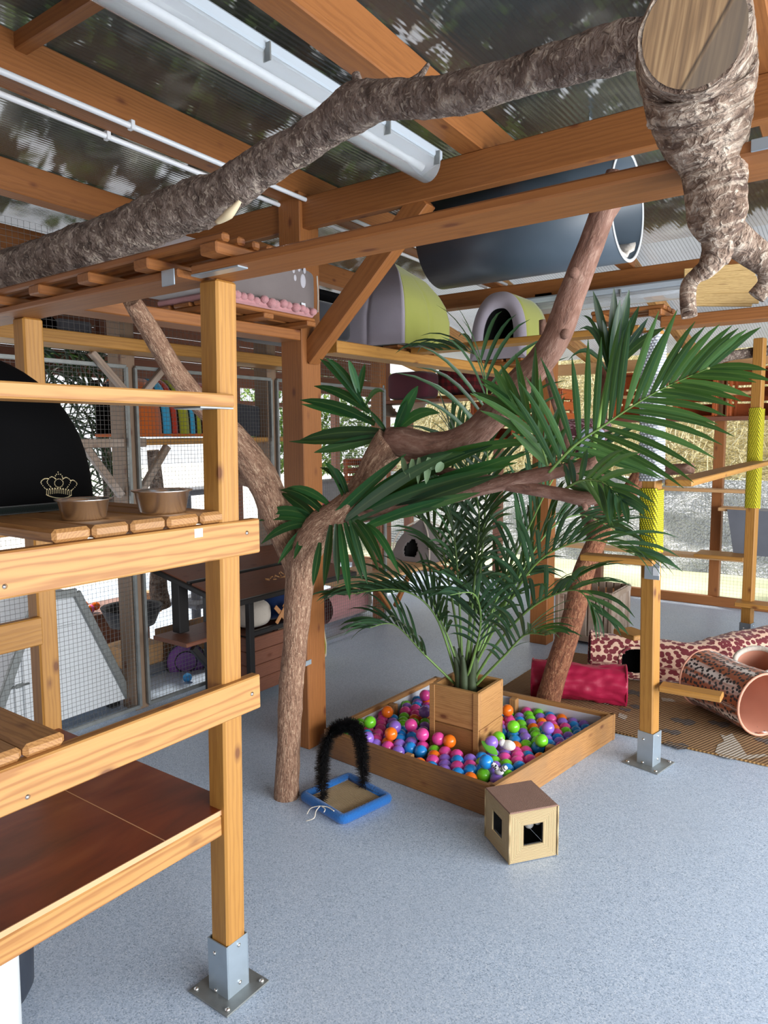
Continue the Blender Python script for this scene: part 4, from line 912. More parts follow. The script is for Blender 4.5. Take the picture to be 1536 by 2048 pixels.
def pillow(m, lo, hi, p=5, lean=0):
    lo, hi = V(lo), V(hi); c = (lo+hi)/2; h = (hi-lo)/2
    def fn(a, b):
        u = a*2*pi; q = (b-.5)*pi; ex = lambda v: math.copysign(abs(v)**(2/p), v)
        cq = max(1e-4, cos(q))**(2/p); z = ex(sin(q))
        return c+V((h.x*ex(cos(u))*cq+lean*z, h.y*ex(sin(u))*cq, h.z*z))
    return m.surf(fn, 40, 20, True)
m = MB(); pillow(m, (-2.66, 1.75, Z1+.03), (-2.31, px(640, 590, -2.31).y-.0, Z1+.235), 9); obj('body', m, GREYF, t)
m = MB()
PAWM = cloth('pale_paw', 'b5b2b8', 'a5a2a8')
for x, y, r, e in ((606, 562, .024, 1.35), (590, 556, .013, 1.3), (587, 541, .012, 1.2), (598, 537, .012, 1.2), (609, 541, .012, 1.25)):
    p = px(x, y, -2.312); m = MB(); m.ball(p, r, 14, (.2, .8, e)); obj('paw_print', m, PAWM, t)
m = MB(); p = px(607, 611, -2.305); m.box(p+V((-.002, -.014, -.012)), p+V((.001, .014, .012)), .001); obj('care_label', m, WHITEP, t)
m = MB(); e = px(640, 600, -2.31).y; m.tube([(-2.32, e-.006, Z1+.04), (-2.32, e-.002, Z1+.12), (-2.32, e-.008, Z1+.21)], .004, 6, 3); obj('piping', m, CREAM, t)
t = thing('cat_bed', 'black and dark grey basket bed behind the diagonal brace', 'cat bed', (-2.75, 3.0, 2.13), 'cat beds')
m = MB(); pillow(m, (-3.0, 2.72, 2.13), (-2.52, 3.25, 2.34), 7); obj('body', m, DARKG, t)
m = MB(); pillow(m, (-3.02, 2.7, 2.34), (-2.5, 3.27, 2.39), 4); obj('rim', m, BLACKV, t)
ONION = [(0, .98), (.2, 1), (.33, 1), (.5, .93), (.62, .82), (.8, .56), (.93, .2), (1, .02)]; TENT = [(0, 1), (.15, 1), (.4, .88), (.6, .68), (.8, .4), (.93, .14), (1, .02)]
def igloo(label, c, hx, hy, h, mats, front, hole=None, seam=True, PR=ONION):
    """pointed square dome of four padded panels; mats keyed by side"""
    t = thing('cat_bed', label, 'cat bed', c, 'cat beds'); c = V(c)
    def prof(z):
        for (a, p), (b, q) in zip(PR, PR[1:]):
            if z <= b: t_ = (z-a)/(b-a); return p+(q-p)*t_
        return .02
    for k in range(4):
        m = MB()
        def fn(a, b, k=k):
            s = (a*2-1); r = prof(b); q = 1+.09*(1-s*s)*(1-b)
            if seam: q -= .05*math.exp(-(s/.05)**2)*(1-.5*b)
            x, y = (r*q, s*r) if k == 0 else (-s*r, r*q) if k == 1 else (-r*q, -s*r) if k == 2 else (s*r, -r*q)
            return c+V((x*hx, y*hy, h*b))
        g = [[None]*25 for _ in range(33)]
        for i in range(33):
            for j in range(25): g[i][j] = m.v(fn(i/32, j/24), V((i/32, j/24, 0)))
        for i in range(32):
            for j in range(24):
                u_, v_ = (i+.5)/32*2-1, (j+.5)/24
                if hole and k == front and (u_/hole[0])**2+((v_-hole[2])/hole[1])**2 < 1 and v_ > .12: continue
                m.f((g[i][j], g[i+1][j], g[i+1][j+1], g[i][j+1]), 0, True)
        o = obj('panel', m, mats[k], t); thick(o, .018, -1)
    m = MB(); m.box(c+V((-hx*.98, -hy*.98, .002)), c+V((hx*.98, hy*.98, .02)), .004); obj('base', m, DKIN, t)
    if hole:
        m = MB(); m.box(c+V((-hx*.6, -hy*.6, .02)), c+V((hx*.6, hy*.6, .03)), .004); m2 = MB(); dome(m2, c+V((0, 0, .021)), hx*.78, hy*.78, h*.72, 3); m.bm.free(); obj('painted_shade_lining', m2, DKIN, t)  # black inner dome paints the shade seen through the hole
    return t
pallet('slatted platform under the large lilac and lime igloo bed', -2.74, -2.33, 3.42, 3.84, 2.088)
igloo('large lilac and lime pointed igloo bed on the walkway', (-2.53, 3.64, 2.131), .245, .245, .515, (LIME, LIME, LILAC, LILAC), 2)
pallet('slatted platform under the small igloo bed', -2.55, -2.12, 4.6, 5.02, 2.1)
def house(label, c, w, d, h, fm, sm, hole=True):
    """rounded tunnel bed: arched front with a hole, opening faces -Y"""
    t = thing('cat_bed', label, 'cat bed', c, 'cat beds'); c = V(c)
    def arch(a, s=1.0):
        u = a*pi; x = -cos(u); z = sin(u)
        return V((math.copysign(abs(x)**.75, x)*w*s*(1-.16*max(0, z)**2), 0, h*abs(z)**.62*s if a not in (0, 1) else 0))
    m = MB(); m.surf(lambda a, b: c+arch(a)+V((0, (b-.5)*2*d*(1-.12*arch(a).z/h), 0)), 36, 6); o = obj('cover', m, sm, t); thick(o, .02)
    m = MB(); N = 36
    out = [m.v(c+arch(i/N)+V((0, -d*(1-.12*arch(i/N).z/h)-.004, 0))) for i in range(N+1)]
    inn = [m.v(c+arch(i/N)*.56+V((.0*w, -d*(1-.12*arch(i/N).z/h)-.006, .2*h))) for i in range(N+1)]
    for i in range(N): m.f((out[i], out[i+1], inn[i+1], inn[i]), 0, True)
    m.f((out[0], inn[0], inn[N], out[N]), 0); o = obj('front', m, fm, t); thick(o, .014, 0)
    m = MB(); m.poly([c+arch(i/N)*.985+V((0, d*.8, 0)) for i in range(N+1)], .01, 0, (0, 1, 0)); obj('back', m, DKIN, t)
    m = MB(); m.surf(lambda a, b: c+arch(a)*.84+V((0, (b-.5)*1.95*d*(1-.12*arch(a).z/h), .004)), 30, 2); m.box(c+V((-w*.9, -d*.9, .002)), c+V((w*.9, d*.9, .02)), .003); obj('painted_shade_lining', m, DKIN, t)  # black inner shell in place of the bed's inside shade
    return t
house('small igloo bed with a lilac arched front and lime sides', (-2.315, 4.8, 2.145), .215, .2, .46, LILAC, LIME)
# ================================================================ rope wound posts on the right
def rope_coil(m, c0, c1, half, r, pitch, rot=0.0, amp=.0):
    """rope wound round a square post between the two axis points"""
    c0, c1 = V(c0), V(c1); n = int((c1-c0).length/pitch); pts = []
    cs = []
    for k in range(4):
        for j in range(3):
            a = k*pi/2+j*pi/4-pi/4+pi/4; cs.append(V(((half-.012)*(1 if k in (0, 3) else -1)+.012*cos(a), (half-.012)*(1 if k in (0, 1) else -1)+.012*sin(a), 0)))
    M = Matrix.Rotation(rot, 3, 'Z')
    for i in range(n*12):
        p = c0.lerp(c1, i/(n*12)); pts.append(p+M @ cs[i % 12]*(1+amp*noise(V((i*.7, 2, 1)))))
    m.tube(pts, r, 6)
def ropemat(name, a, b, sc):
    g = G(name); w = g.wc(); wv = g.n('ShaderNodeTexWave', {'Vector': g.map(w, (1, 0, 0)), 'Scale': sc, 'Distortion': .5}, 1, wave_type='BANDS', bands_direction='X')
    g.set(g.mix(g.ramp(wv, [(.3, 1.0), (.75, 0.0)]), lin(b), lin(a)), .7).bump(wv, .5, .003); return g.m
WROPE = ropemat('white_rope', 'cfd2d6', '9b9fa6', 20); YROPE = ropemat('yellow_braid', 'd9cf22', '6e6a10', 26)
RC = V((-.918, 3.495, 0)); RT2 = V((-.958, 3.495, 2.09)); ROT = -.2
rp = thing('rope_post', 'yellow pine post wound with white rope above yellow braid, right of the ball pit', 'scratching post', RC)
def onpost(z): return RC.lerp(RT2, z/2.09)
m = MB(); m.board(RC+V((0, 0, .01)), RT2, .07, .07, (sin(-ROT), cos(ROT), 0), .005); obj('post', m, PINE2, rp)
foot(rp, (RC.x, RC.y), .082, .168, .18, ROT)
for q in [o for o in rp.children if o.name.startswith(('screw', 'steel_socket', 'base_plate'))]: pass
def zat(y, Y=3.46): return py(1318, y, Y).z
m = MB(); rope_coil(m, onpost(zat(964)), onpost(zat(664)), .043, .0068, .0128, ROT, .02); obj('white_rope', m, WROPE, rp)
m = MB(); rope_coil(m, onpost(zat(1106)), onpost(zat(978)), .041, .0056, .0098, ROT, .015); obj('yellow_braid', m, YROPE, rp)
for lab, a, b, w in (('step', (-1.24, 3.40, 1.014), (-.9, 3.425, 1.014), .1), ('step', (-.872, 3.49, .40), (-.6, 3.5, .40), .09)):
    m = MB(); m.board(a, b, w, .028); obj('step_board', m, PINE2, rp)
m = MB(); a = py(1250, 1256, 3.75); m.board(V((a.x, 3.70, a.z)), V((a.x+.13, 3.62, a.z)), .12, .026); obj('step_board', m, PINE2, rp)
m = MB(); b = py(1305, 1138, 3.448); m.box(b+V((-.036, -.004, -.05)), b+V((.034, .0, .05)), .001); obj('bracket_plate', m, GALV, rp)
m = MB(); b2 = py(1312, 1144, 3.444); m.box(b2+V((-.014, -.002, -.018)), b2+V((.014, 0, .02)), .0005); obj('sticker', m, plain('plate_sticker', 'b9bcc0', .5), rp, label='small pale sticker')
plank('walkway_plank', 'overhead walkway plank crossing in front of the small igloo bed', (-2.28, 3.5, 2.092), (-1.01, 3.5, 2.1), .12, .03, PINE2)
plank('walkway_plank', 'overhead walkway plank running right from the white rope post', (-.915, 3.5, 2.117), (.5, 3.5, 2.117), .125, .05, BEAM)
slat_deck('small slatted platform on top of the white rope post', -1.22, -.9, 3.4, 3.62, 2.145, 3, 'x', BEAM, nbat=2)
plank('ramp_plank', 'long plank from the white rope post back to the far yellow rope post', (-.81, 3.43, 1.387), (-.81, 5.82, 1.402), .12, .03, PINE2)
fp = thing('rope_post', 'far pine post wound with yellow braid behind the leopard tunnel', 'scratching post', (-.86, 5.88, 0))
m = MB(); m.board((-.86, 5.88, .01), (-.86, 5.88, 2.3), .07, .07, (.2, 1, 0)); obj('post', m, PINE2, fp)
foot(fp, (-.86, 5.88), .082, .2, .17, -.2)
m = MB(); rope_coil(m, (-.86, 5.88, py(1510, 1017, 5.85).z), (-.86, 5.88, py(1510, 816, 5.85).z), .041, .0056, .0098, -.2, .015); obj('yellow_braid', m, YROPE, fp)
for x0, x1, y, yy in ((-.86, -.4, 5.82, 1210),):
    m = MB(); z = py(1510, yy, 5.8).z; m.board((-.93, 5.8, z), (-.4, 5.8, z), .14, .03); obj('step_board', m, PINE2, fp)
def dz(x, y, Y): return py(x, y, Y).z
for l, xa, xb, yy, Y, w, t in (('pale plank along the foot of the back mesh left of the grey felt cube', 1130, 1500, 1103, 7.1, .2, .03), ('pale plank along the back mesh at eye height', 1200, 1520, 978, 7.1, .16, .03),
                            ('short brown plank above the grey felt cube', 1440, 1500, 1018, 7.05, .2, .03), ('high plank crossing in front of the orange crates', 1250, 1520, 790, 6.85, .12, .03), ('brown shelf plank under the orange crates on the back wall', 1040, 1540, 841, 7.05, .34, .035)):
    a = py(xa, yy, Y); b = py(xb, yy, Y); z = (a.z+b.z)/2
    plank('wall_plank', l, (a.x, Y, z), (b.x, Y, z), w, t, PALEW if w != .34 else BROWNW)
a = py(1450, 1115, 6.8); plank('step_board', 'square step board jutting out under the grey felt cube', (a.x-.24, 6.85, a.z+.01), (a.x+.16, 6.85, a.z+.01), .3, .03, PINE2)
p = py(1495, 1108, 7.05); t = thing('felt_cube', 'tapered grey felt cat cube at the back behind the far rope post', 'cat house', (p.x+.05, 7.05, p.z))
m = MB(); 
def fc(a, b):
    s = a*4; k = int(s) % 4; f = s-int(s); cs = [(-1, -1), (1, -1), (1, 1), (-1, 1)]; A = cs[k]; B = cs[(k+1) % 4]; r = .16+.06*b
    return V((p.x+.06, 7.05, p.z+.004))+V(((A[0]+(B[0]-A[0])*f)*r, (A[1]+(B[1]-A[1])*f)*r*.6, .4*b))
m.surf(fc, 16, 6, True, sm=False); m.box((p.x-.16, 6.93, p.z+.39), (p.x+.28, 7.17, p.z+.402), .003); obj('body', m, MIDG, t)
def crate(label, xa, xb, ya, yb, Y, mat=CRATE, d=.3, n=3):
    a = py(xa, yb, Y); b = py(xb, ya, Y); t = thing('wooden_crate', label, 'crate', ((a.x+b.x)/2, Y+d/2, a.z), 'orange crates')
    h = b.z-a.z; w = b.x-a.x; s = h/n
    for i in range(n):
        m = MB(); m.box((a.x, Y+d-.014, a.z+i*s+.008), (b.x, Y+d, a.z+(i+1)*s-.012)); obj('back_slat', m, mat, t)
        for x in (a.x, b.x-.014):
            m = MB(); m.box((x, Y, a.z+i*s+.008), (x+.014, Y+d-.015, a.z+(i+1)*s-.012)); obj('side_slat', m, mat, t)
    for z in (a.z, b.z-.014):
        m = MB(); m.box((a.x+.015, Y, z), (b.x-.015, Y+d-.015, z+.014)); obj('end_board', m, mat, t)
    for x in (a.x+.014, b.x-.039):
        for y in (Y+.0, Y+d-.04):
            m = MB(); m.box((x, y, a.z+.014), (x+.025, y+.025, b.z-.014)); obj('corner_post', m, mat, t)
    return t
crate('orange crate on the back wall left of the brown post', 1345, 1436, 738, 836, 6.9)
crate('orange crate on the back wall right of the brown post', 1452, 1560, 730, 836, 6.9)
crate('orange crate behind the bright palm frond', 1225, 1320, 742, 838, 6.9)
crate('low orange crate behind the curved limb', 1035, 1125, 776, 846, 5.6)
crate('orange crate behind the tall palm fronds', 940, 1030, 800, 880, 6.2)
yk = px(742, 962, MX-.16).y; crate('orange slotted box on the mesh wall beside the tree knot', 686, 742, 918, 966, yk, CRATE, .25)
q = py(714, 966, yk); plank('wall_plank', 'short pale plank under the orange slotted box on the mesh wall', (MX-.6, yk+.12, q.z-.016), (MX-.01, yk+.12, q.z-.016), .26, .03, PALEW)
plank('wall_plank', 'brown shelf plank behind the tall palm fronds', (-3.5, 6.3, 1.72), (-2.3, 6.3, 1.72), .34, .03, BEAM)
t = thing('thin_branch', 'thin grey bare branch lying high across to the far yellow rope post', 'branch', py(1440, 720, 5.95))
m = MB(); P, Rr = path([(1335, 758, 5.6, 22), (1395, 732, 5.7, 20), (1450, 714, 5.8, 20), (1500, 706, 5.93, 20), (1570, 696, 5.96, 20)]); m.tube(P, Rr, 10, 4, .1); obj('stick', m, BARK_LONG, t)
# ================================================================ reed bundle on the walkway
rb = thing('reed_bundle', 'fan of thin split wood slats lying on the overhead plank by the forked branch', 'reed bundle', (-.75, 3.5, 2.145))
REED = wood('split_reed', 'cfae72', '8f6f3a', contrast=.8, rings=90)
for i in range(15):
    k = i/14; a = py(1368, 604-58*k, 3.45); b = py(1512+random.uniform(-10, 8), 606-72*k+random.uniform(-3, 3), 3.55); m = MB(); m.board(a, b, .012, .036, None, .002); obj('slat', m, REED, rb)
m = MB(); a = py(1386, 608, 3.43); b = py(1384, 545, 3.43); m.tube([a, b, b+V((0, .05, 0)), a+V((0, .05, 0))], .002, 6, closed=True); obj('binding_wire', m, BLACKM, rb)
# ================================================================ rug and tunnels
RA, RB_, RCN, RD = V((-1.98, 3.80, 0)), V((.9, 3.80, 0)), V((.9, 5.35, 0)), V((-1.98, 5.0, 0))
RA = V((-1.98, 3.73, 0)); RB_ = V((1.0, 3.83, 0)); RCN = V((1.0, 5.3, 0))
def _rug(name, a, b, k=.5):
    g = G(name); w = g.oc(); wv = g.n('ShaderNodeTexWave', {'Vector': g.map(w, (1, 1, 1), (0, 0, .35)), 'Scale': 18.0, 'Distortion': .8, 'Detail': 2.0}, 1, wave_type='BANDS', bands_direction='X')
    w2 = g.n('ShaderNodeTexWave', {'Vector': w, 'Scale': 26.0, 'Distortion': .6}, 1, wave_type='BANDS', bands_direction='Y')
    c = g.mix(wv, lin(b), lin(a)); c = g.mix(g.mth('MULTIPLY', g.noise(w, 2.6, 5.0), .6), c, lin(b)); c = g.mix(g.mth('MULTIPLY', w2, .25), c, lin(b))
    g.set(c, .92).bump(g.mth('ADD', wv, w2), .6, .004); return g.m
RUG = _rug('jute_rug', 'b08c61', '6f5236'); RUGG = _rug('rug_grey_print', '7a6e66', '4c4541'); RUGW = _rug('rug_white_print', 'd8d4cb', '8d7c66')
rug = thing('jute_rug', 'woven jute rug with grey and white cat prints under the tunnels', 'rug', (-.5, 4.5, 0))
m = MB(); m.poly([RA, RB_, RCN, RD], .008); obj('weave', m, RUG, rug)
m = MB(); m.tube([p+V((0, 0, .0055)) for p in (RA, RA.lerp(RB_, .5), RB_, RCN, RD)], .0055, 8, closed=True); obj('bound_edge', m, _rug('rug_edge', 'b8935f', '7d5c34'), rug)
def pr(pts, mat, nm='cat_print'):
    m = MB(); P = [pz(x, y, .0095) for x, y in pts]
    if sum((P[i].x*P[(i+1) % len(P)].y-P[(i+1) % len(P)].x*P[i].y) for i in range(len(P))) < 0: P.reverse()
    f = m.bm.faces.new([m.v(p) for p in P]); obj(nm, m, mat, rug, normals=False)
pr([(1430, 1504), (1436, 1488), (1448, 1482), (1440, 1468), (1452, 1472), (1464, 1466), (1470, 1476), (1480, 1488), (1488, 1502), (1494, 1510), (1530, 1508), (1536, 1512), (1500, 1518), (1462, 1518), (1440, 1512)], RUGW, 'white_cat_print')
def paw(x, y, s=1.0): pr([(x-26*s, y-4*s), (x-12*s, y-6*s), (x-2*s, y-2*s), (x+14*s, y-3*s), (x+26*s, y+3*s), (x+20*s, y+9*s), (x+4*s, y+10*s), (x-4*s, y+4*s), (x-16*s, y+3*s)], RUGG, 'grey_cat_print')
for q in ((1276, 1385, 1.0), (1282, 1414, .9), (1366, 1441, 1.0), (1342, 1462, .8), (1352, 1489, 1.0), (1438, 1446, .9), (1530, 1480, .9), (1250, 1418, .5)): paw(*q)
pr([(1322, 1395), (1345, 1398), (1352, 1404), (1325, 1402)], RUGW, 'white_print'); pr([(1238, 1425), (1256, 1432), (1250, 1440), (1236, 1434)], RUGW, 'white_print'); pr([(1195, 1398), (1225, 1404), (1218, 1410), (1196, 1404)], RUGW, 'white_print')
def tunnel(m, pts, rads, n=28, sub=6, amp=.03, skip=None, sq=1.0, seed=0, wsc=1.0):
    P, Rr = spline([V(p) for p in pts], rads, sub); rings = []; L = 0; up = V((0, 0, 1))
    for i, p in enumerate(P):
        d = (P[min(i+1, len(P)-1)]-P[max(i-1, 0)]).normalized(); sd = d.cross(up).normalized(); u = sd.cross(d)
        if i: L += (P[i]-P[i-1]).length
        ring = []
        for k in range(n):
            t = 2*pi*k/n; r = Rr[i]*(1+amp*noise(V((L*7+seed, cos(t)*2, sin(t)*2)))+amp*.7*noise(V((L*18+seed, cos(t)*5, sin(t)*5))))
            o = sd*cos(t)*r+u*sin(t)*r*sq; q = p+o
            q.z = max(q.z, .0125)
            ring.append(m.v(q, V((L*wsc, t*Rr[0], 0))))
        rings.append(ring)
    for i in range(len(P)-1):
        for k in range(n):
            if skip and skip(i/(len(P)-1), (k+.5)/n): continue
            m.f((rings[i][k], rings[i][(k+1) % n], rings[i+1][(k+1) % n], rings[i+1][k]), 0, True)
    return P, Rr
LEO = _spots('leopard_fleece', 'd3b098', '6b1c26', 30.0, .46, 1.2); CHE = _spots('cheetah_satin', 'a8592f', '1c1316', 40.0, .31, .8, .45, ('e6ddd8', (.8, 13, 1)))
REDN = plain('crimson_nylon', 'a31a40', .42, .12, 12, .5, 24); PINKIN = plain('pink_lining', 'd0957d', .6)
def ring_of(c, ax, r, rr, n=36):
    _, s, u = frame(V(ax)); return [V(c)+s*cos(2*pi*k/n)*r+u*sin(2*pi*k/n)*r for k in range(n)]
c = [pz(1180, 1308, .15), pz(1290, 1318, .14), pz(1390, 1326, .13), pz(1470, 1310, .15), pz(1560, 1296, .16), pz(1640, 1290, .16)]
t = thing('leopard_tunnel', 'long wine red leopard print cat tunnel across the back of the rug', 'cat tunnel', (c[2].x, c[2].y, .01), 'cat tunnels')
hc = pz(1268, 1318, .14); m = MB(); 
tun = MB(); P, Rr = spline(c, [.155, .14, .135, .15, .16, .16], 22)
ih = min(range(len(P)), key=lambda i: (P[i]-hc).length)/(len(P)-1)
tunnel(tun, c, [.155, .14, .135, .15, .16, .16], 72, 22, .06, lambda a, k: ((a-ih-.01)/.05)**2+((k-.57)/.11)**2 < 1 if 0 else (((a-ih)/.052)**2+((((k-.02+.5) % 1)-.5)/.10)**2 < 1))
tv = list(tun.bm.verts); NR = len(tv)//72
def onsleeve(a, k):
    i = a*(NR-1); j = (k % 1)*72; i0, j0 = int(i), int(j); fi, fj = i-i0, j-j0
    g = lambda p, q: tv[p*72+q % 72].co
    return (g(i0, j0)*(1-fi)+g(i0+1, j0)*fi)*(1-fj)+(g(i0, j0+1)*(1-fi)+g(i0+1, j0+1)*fi)*fj
hm = MB(); hm.tube([onsleeve(ih+.053*cos(q*pi/24), .02+.104*sin(q*pi/24)) for q in range(48)], .009, 8, closed=True); obj('hole_piping', hm, LEO, t)
o = obj('sleeve', tun, [LEO, DKIN], t); thick(o, .006); o.modifiers['t'].material_offset = 1  # inside face is near-black, shade painted in, same fabric outside
m = MB(); d = (c[0]-c[1]).normalized(); m.tube(ring_of(c[0], d, .158, 0), .008, 8, closed=True); obj('wire_hoop', m, LEO, t)
a, b = V((-.865, 4.44, .178)), V((-.42, 4.31, .178)); b = a+(pz(1528, 1412, .17)-a)*1.0; b.z = .178
t = thing('cheetah_tunnel', 'short cheetah print cat tunnel with pink rims lying on the rug', 'cat tunnel', ((a+b)/2*1)-V((0, 0, .168)), 'cat tunnels')
m = MB(); tunnel(m, [a, a.lerp(b, .5), b], [.168, .16, .168], 40, 8, .04, seed=9); o = obj('sleeve', m, CHE, t); thick(o, .005)
m = MB(); tunnel(m, [a, a.lerp(b, .5), b], [.162, .153, .162], 32, 6, .03, seed=9); obj('pink_lining', m, PINKIN, t)
for q in (a, b):
    m = MB(); m.tube(ring_of(q, b-a, .167, 0), .007, 8, closed=True); obj('rim_piping', m, PINKIN, t)
q = pz(1512, 1322, .27); t = thing('tunnel_opening', 'cream furred upward opening of the leopard tunnel at the right edge', 'cat tunnel', V((q.x, q.y, .012)))
ax = V((-.1, -.45, .85)).normalized(); m = MB(); m.tube(ring_of(q, ax, .115, 0), .016, 10, closed=True, amp=.15); obj('fur_rim', m, CREAM, t)
m = MB(); m.lathe(q-ax*.27, [(.10, 0), (.112, .27)], 32, 0, ax); obj('pink_lining', m, PINKIN, t)
c0 = pz(1153, 1366, .118)+V((0, .03, 0)); a = c0-V((.255, .097, 0)); b = c0+V((.255, .097, 0))
t = thing('crimson_tunnel', 'short crimson nylon cat tunnel beside the leaning trunk', 'cat tunnel', ((a+b)/2).xy.to_3d(), 'cat tunnels')
m = MB(); tunnel(m, [a, a.lerp(b, .3), a.lerp(b, .65), b], [.122, .11, .108, .12], 56, 14, .13, seed=4); o = obj('sleeve', m, REDN, t); thick(o, .004)
for q in (a, b):
    m = MB(); m.tube(ring_of(q, b-a, .119, 0), .006, 8, closed=True); obj('rim_piping', m, REDN, t)
# ================================================================ grey slatted crate
X0, X1, Y0, Y1, H = -2.12, -1.69, 5.27, 5.7, .43
t = thing('slatted_crate', 'weathered grey slatted wooden crate behind the crimson tunnel', 'crate', ((X0+X1)/2, (Y0+Y1)/2, 0))
for i in range(7):
    w = (X1-X0)/7
    for y in (Y0, Y1-.012):
        m = MB(); m.box((X0+i*w+.006, y, .03), (X0+(i+1)*w-.006, y+.012, H)); obj('slat', m, GREYW, t)
for i in range(6):
    w = (Y1-Y0-.03)/6
    for x in (X0, X1-.012):
        m = MB(); m.box((x, Y0+.015+i*w+.006, .03), (x+.012, Y0+.015+(i+1)*w-.006, H)); obj('slat', m, GREYW, t)
for z in (H-.05, .03):
    for y in (Y0-.012, Y1):
        m = MB(); m.box((X0, y, z), (X1, y+.012, z+.045)); obj('rail', m, GREYW, t)
    for x in (X0-.012, X1):
        m = MB(); m.box((x, Y0-.012, z), (x+.012, Y1+.012, z+.045)); obj('rail', m, GREYW, t)
for x in (X0-.01, X1-.02):
    for y in (Y0-.012, Y1-.02):
        m = MB(); m.board((x+.015, y+.015, 0), (x+.015, y+.015, H), .03, .03, (0, 1, 0)); obj('corner_post', m, GREYW, t)
m = MB(); m.box((X0+.015, Y0+.015, .03), (X1-.015, Y1-.015, .045)); obj('floor_board', m, GREYW, t)
# ================================================================ cat house between the mesh and the roof post
ch = thing('cat_house', 'brown and black timber cat house with a lattice panel behind the tree trunk', 'cat house', (-3.28, 3.0, 0))
def hp(name, mat, fn):
    m = MB(); fn(m); return obj(name, m, mat, ch)
hx0, hx1, hy0, hy1 = -3.48, -3.1, 2.93, 3.52
for x in (hx0, hx1):
    for y in (hy0, hy1): hp('post', BLACKM, lambda m: m.board((x, y, 0), (x, y, .74), .04, .04, (0, 1, 0)))
for i in range(4):
    hp('front_board', BROWNW, lambda m: m.box((hx1-.012, hy0+.022, .06+i*.087), (hx1+.006, hy1-.022, .145+i*.087)))
    hp('side_board', BROWNW, lambda m: m.box((hx0+.022, hy0-.008, .06+i*.087), (hx1-.022, hy0+.008, .145+i*.087)))
hp('back_panel', BLACKM, lambda m: m.box((hx0-.006, hy0+.022, .06), (hx0+.006, hy1-.022, .72)))
hp('deck', BROWNW, lambda m: m.box((hx0+.022, hy0+.022, .405), (hx1-.022, hy1-.022, .42)))
hp('rail', BLACKM, lambda m: m.box((hx1-.015, hy0+.022, .42), (hx1+.015, hy1-.022, .45)))
LAT = wood('lattice_wood', 'c58d5c', '9a6538', contrast=.4)
for s in (-1, 1):
    for i in range(4):
        hp('lattice_strip', LAT, lambda m: m.board((hx1+s*.004, 3.2+i*.075-.05*s, .455), (hx1+s*.004, 3.2+i*.075+.05*s, .56), .007, .028, (0, .9, .45*-s)))
for k, (a, b, mt) in enumerate((((-3.05, 2.6, .745), (-3.05, 3.68, .745), 0), ((-3.42, 2.6, .815), (-3.42, 3.68, .815), 1))):
    hp('roof_board', BROWNW, lambda m: m.board(a, b, .34, .02, (.2, 0, 1)))
    hp('roof_trim', BLACKM, lambda m: m.board(V(a)+V((.17, 0, -.035)), V(b)+V((.17, 0, -.035)), .025, .03))
hp('roof_end', BLACKM, lambda m: m.board((-2.9, 2.6, .70), (-3.58, 2.6, .835), .03, .03)); hp('roof_end', BLACKM, lambda m: m.board((-2.9, 3.68, .70), (-3.58, 3.68, .835), .03, .03))
hp('bench', BROWNW, lambda m: m.board((-3.3, 2.5, .46), (-3.3, 2.9, .46), .3, .025)); hp('strut', BLACKM, lambda m: m.board((-3.15, 2.54, .44), (-3.15, 2.88, .03), .035, .035)); hp('post', BLACKM, lambda m: m.board((-3.36, 2.63, .48), (-3.36, 2.63, .78), .07, .07, (0, 1, 0)))
m = MB(); pillow(m, (-3.42, 2.98, .425), (-3.14, 3.2, .6), 3); obj('fleece_blanket', m, CREAM, None, 'crumpled cream fleece inside the brown cat house', 'blanket')
m = MB(); pillow(m, (-3.44, 3.21, .425), (-3.2, 3.48, .66), 4); obj('blue_blanket', m, cloth('navy', '122a55', '0d1f40'), None, 'navy blue blanket inside the brown cat house', 'blanket')
m = MB(); m.tube([(-3.08, 3.3, .36), (-3.03, 3.2, .33), (-3.04, 3.18, .2), (-3.05, 3.2, .1), (-2.98, 3.24, .008), (-2.85, 3.3, .006)], .004, 6, 6); obj('cable', m, BLACKM, None, 'thin black cable hanging in front of the cat house', 'cable')
m = MB()
for i in range(14): a = V((-3.02+random.uniform(-.03, .03), 3.08+random.uniform(-.08, .08), .757+random.uniform(0, .02))); m.tube([a, a+V((random.uniform(-.03, .03), random.uniform(-.05, .05), random.uniform(0, .02)))], .004, 5)
obj('raffia_toy', m, plain('raffia', 'b98a5c', .8), None, 'small tangle of raffia on the cat house roof', 'cat toy', kind='thing')
# ================================================================ things behind the mesh
hu = thing('white_hutch', 'white panelled A shaped hutch with grey trim and a bolt behind the mesh', 'hutch', (-3.95, 1.8, 0))
HX = -3.7
WP = plain('white_paint', 'd9dde0', .5, .04)
def hq(x, y, dx=0.0): return px(x, y, HX+dx)
zb0 = .05; rb = hq(258, 1412); tr = hq(150, 1184); tl = hq(72, 1196); lb = V((HX, tl.y-(rb.y-tr.y)*1.0, zb0)); rb.z = zb0
m = MB(); m.poly([lb, rb, tr, tl], .4, 0, (-1, 0, 0)); obj('body', m, WP, hu)
for k, (a, b) in enumerate(((rb, tr), (tr, tl), (tl, lb))):
    m = MB(); m.board(a+V((.012, 0, 0)), b+V((.012, 0, 0)), .024, .045, None if k == 1 else (0, 1, .3), .003); obj('trim_board', m, GALVD, hu)
d0, d1, d2 = hq(150, 1250).y, hq(40, 1320).y, lb.y+.16
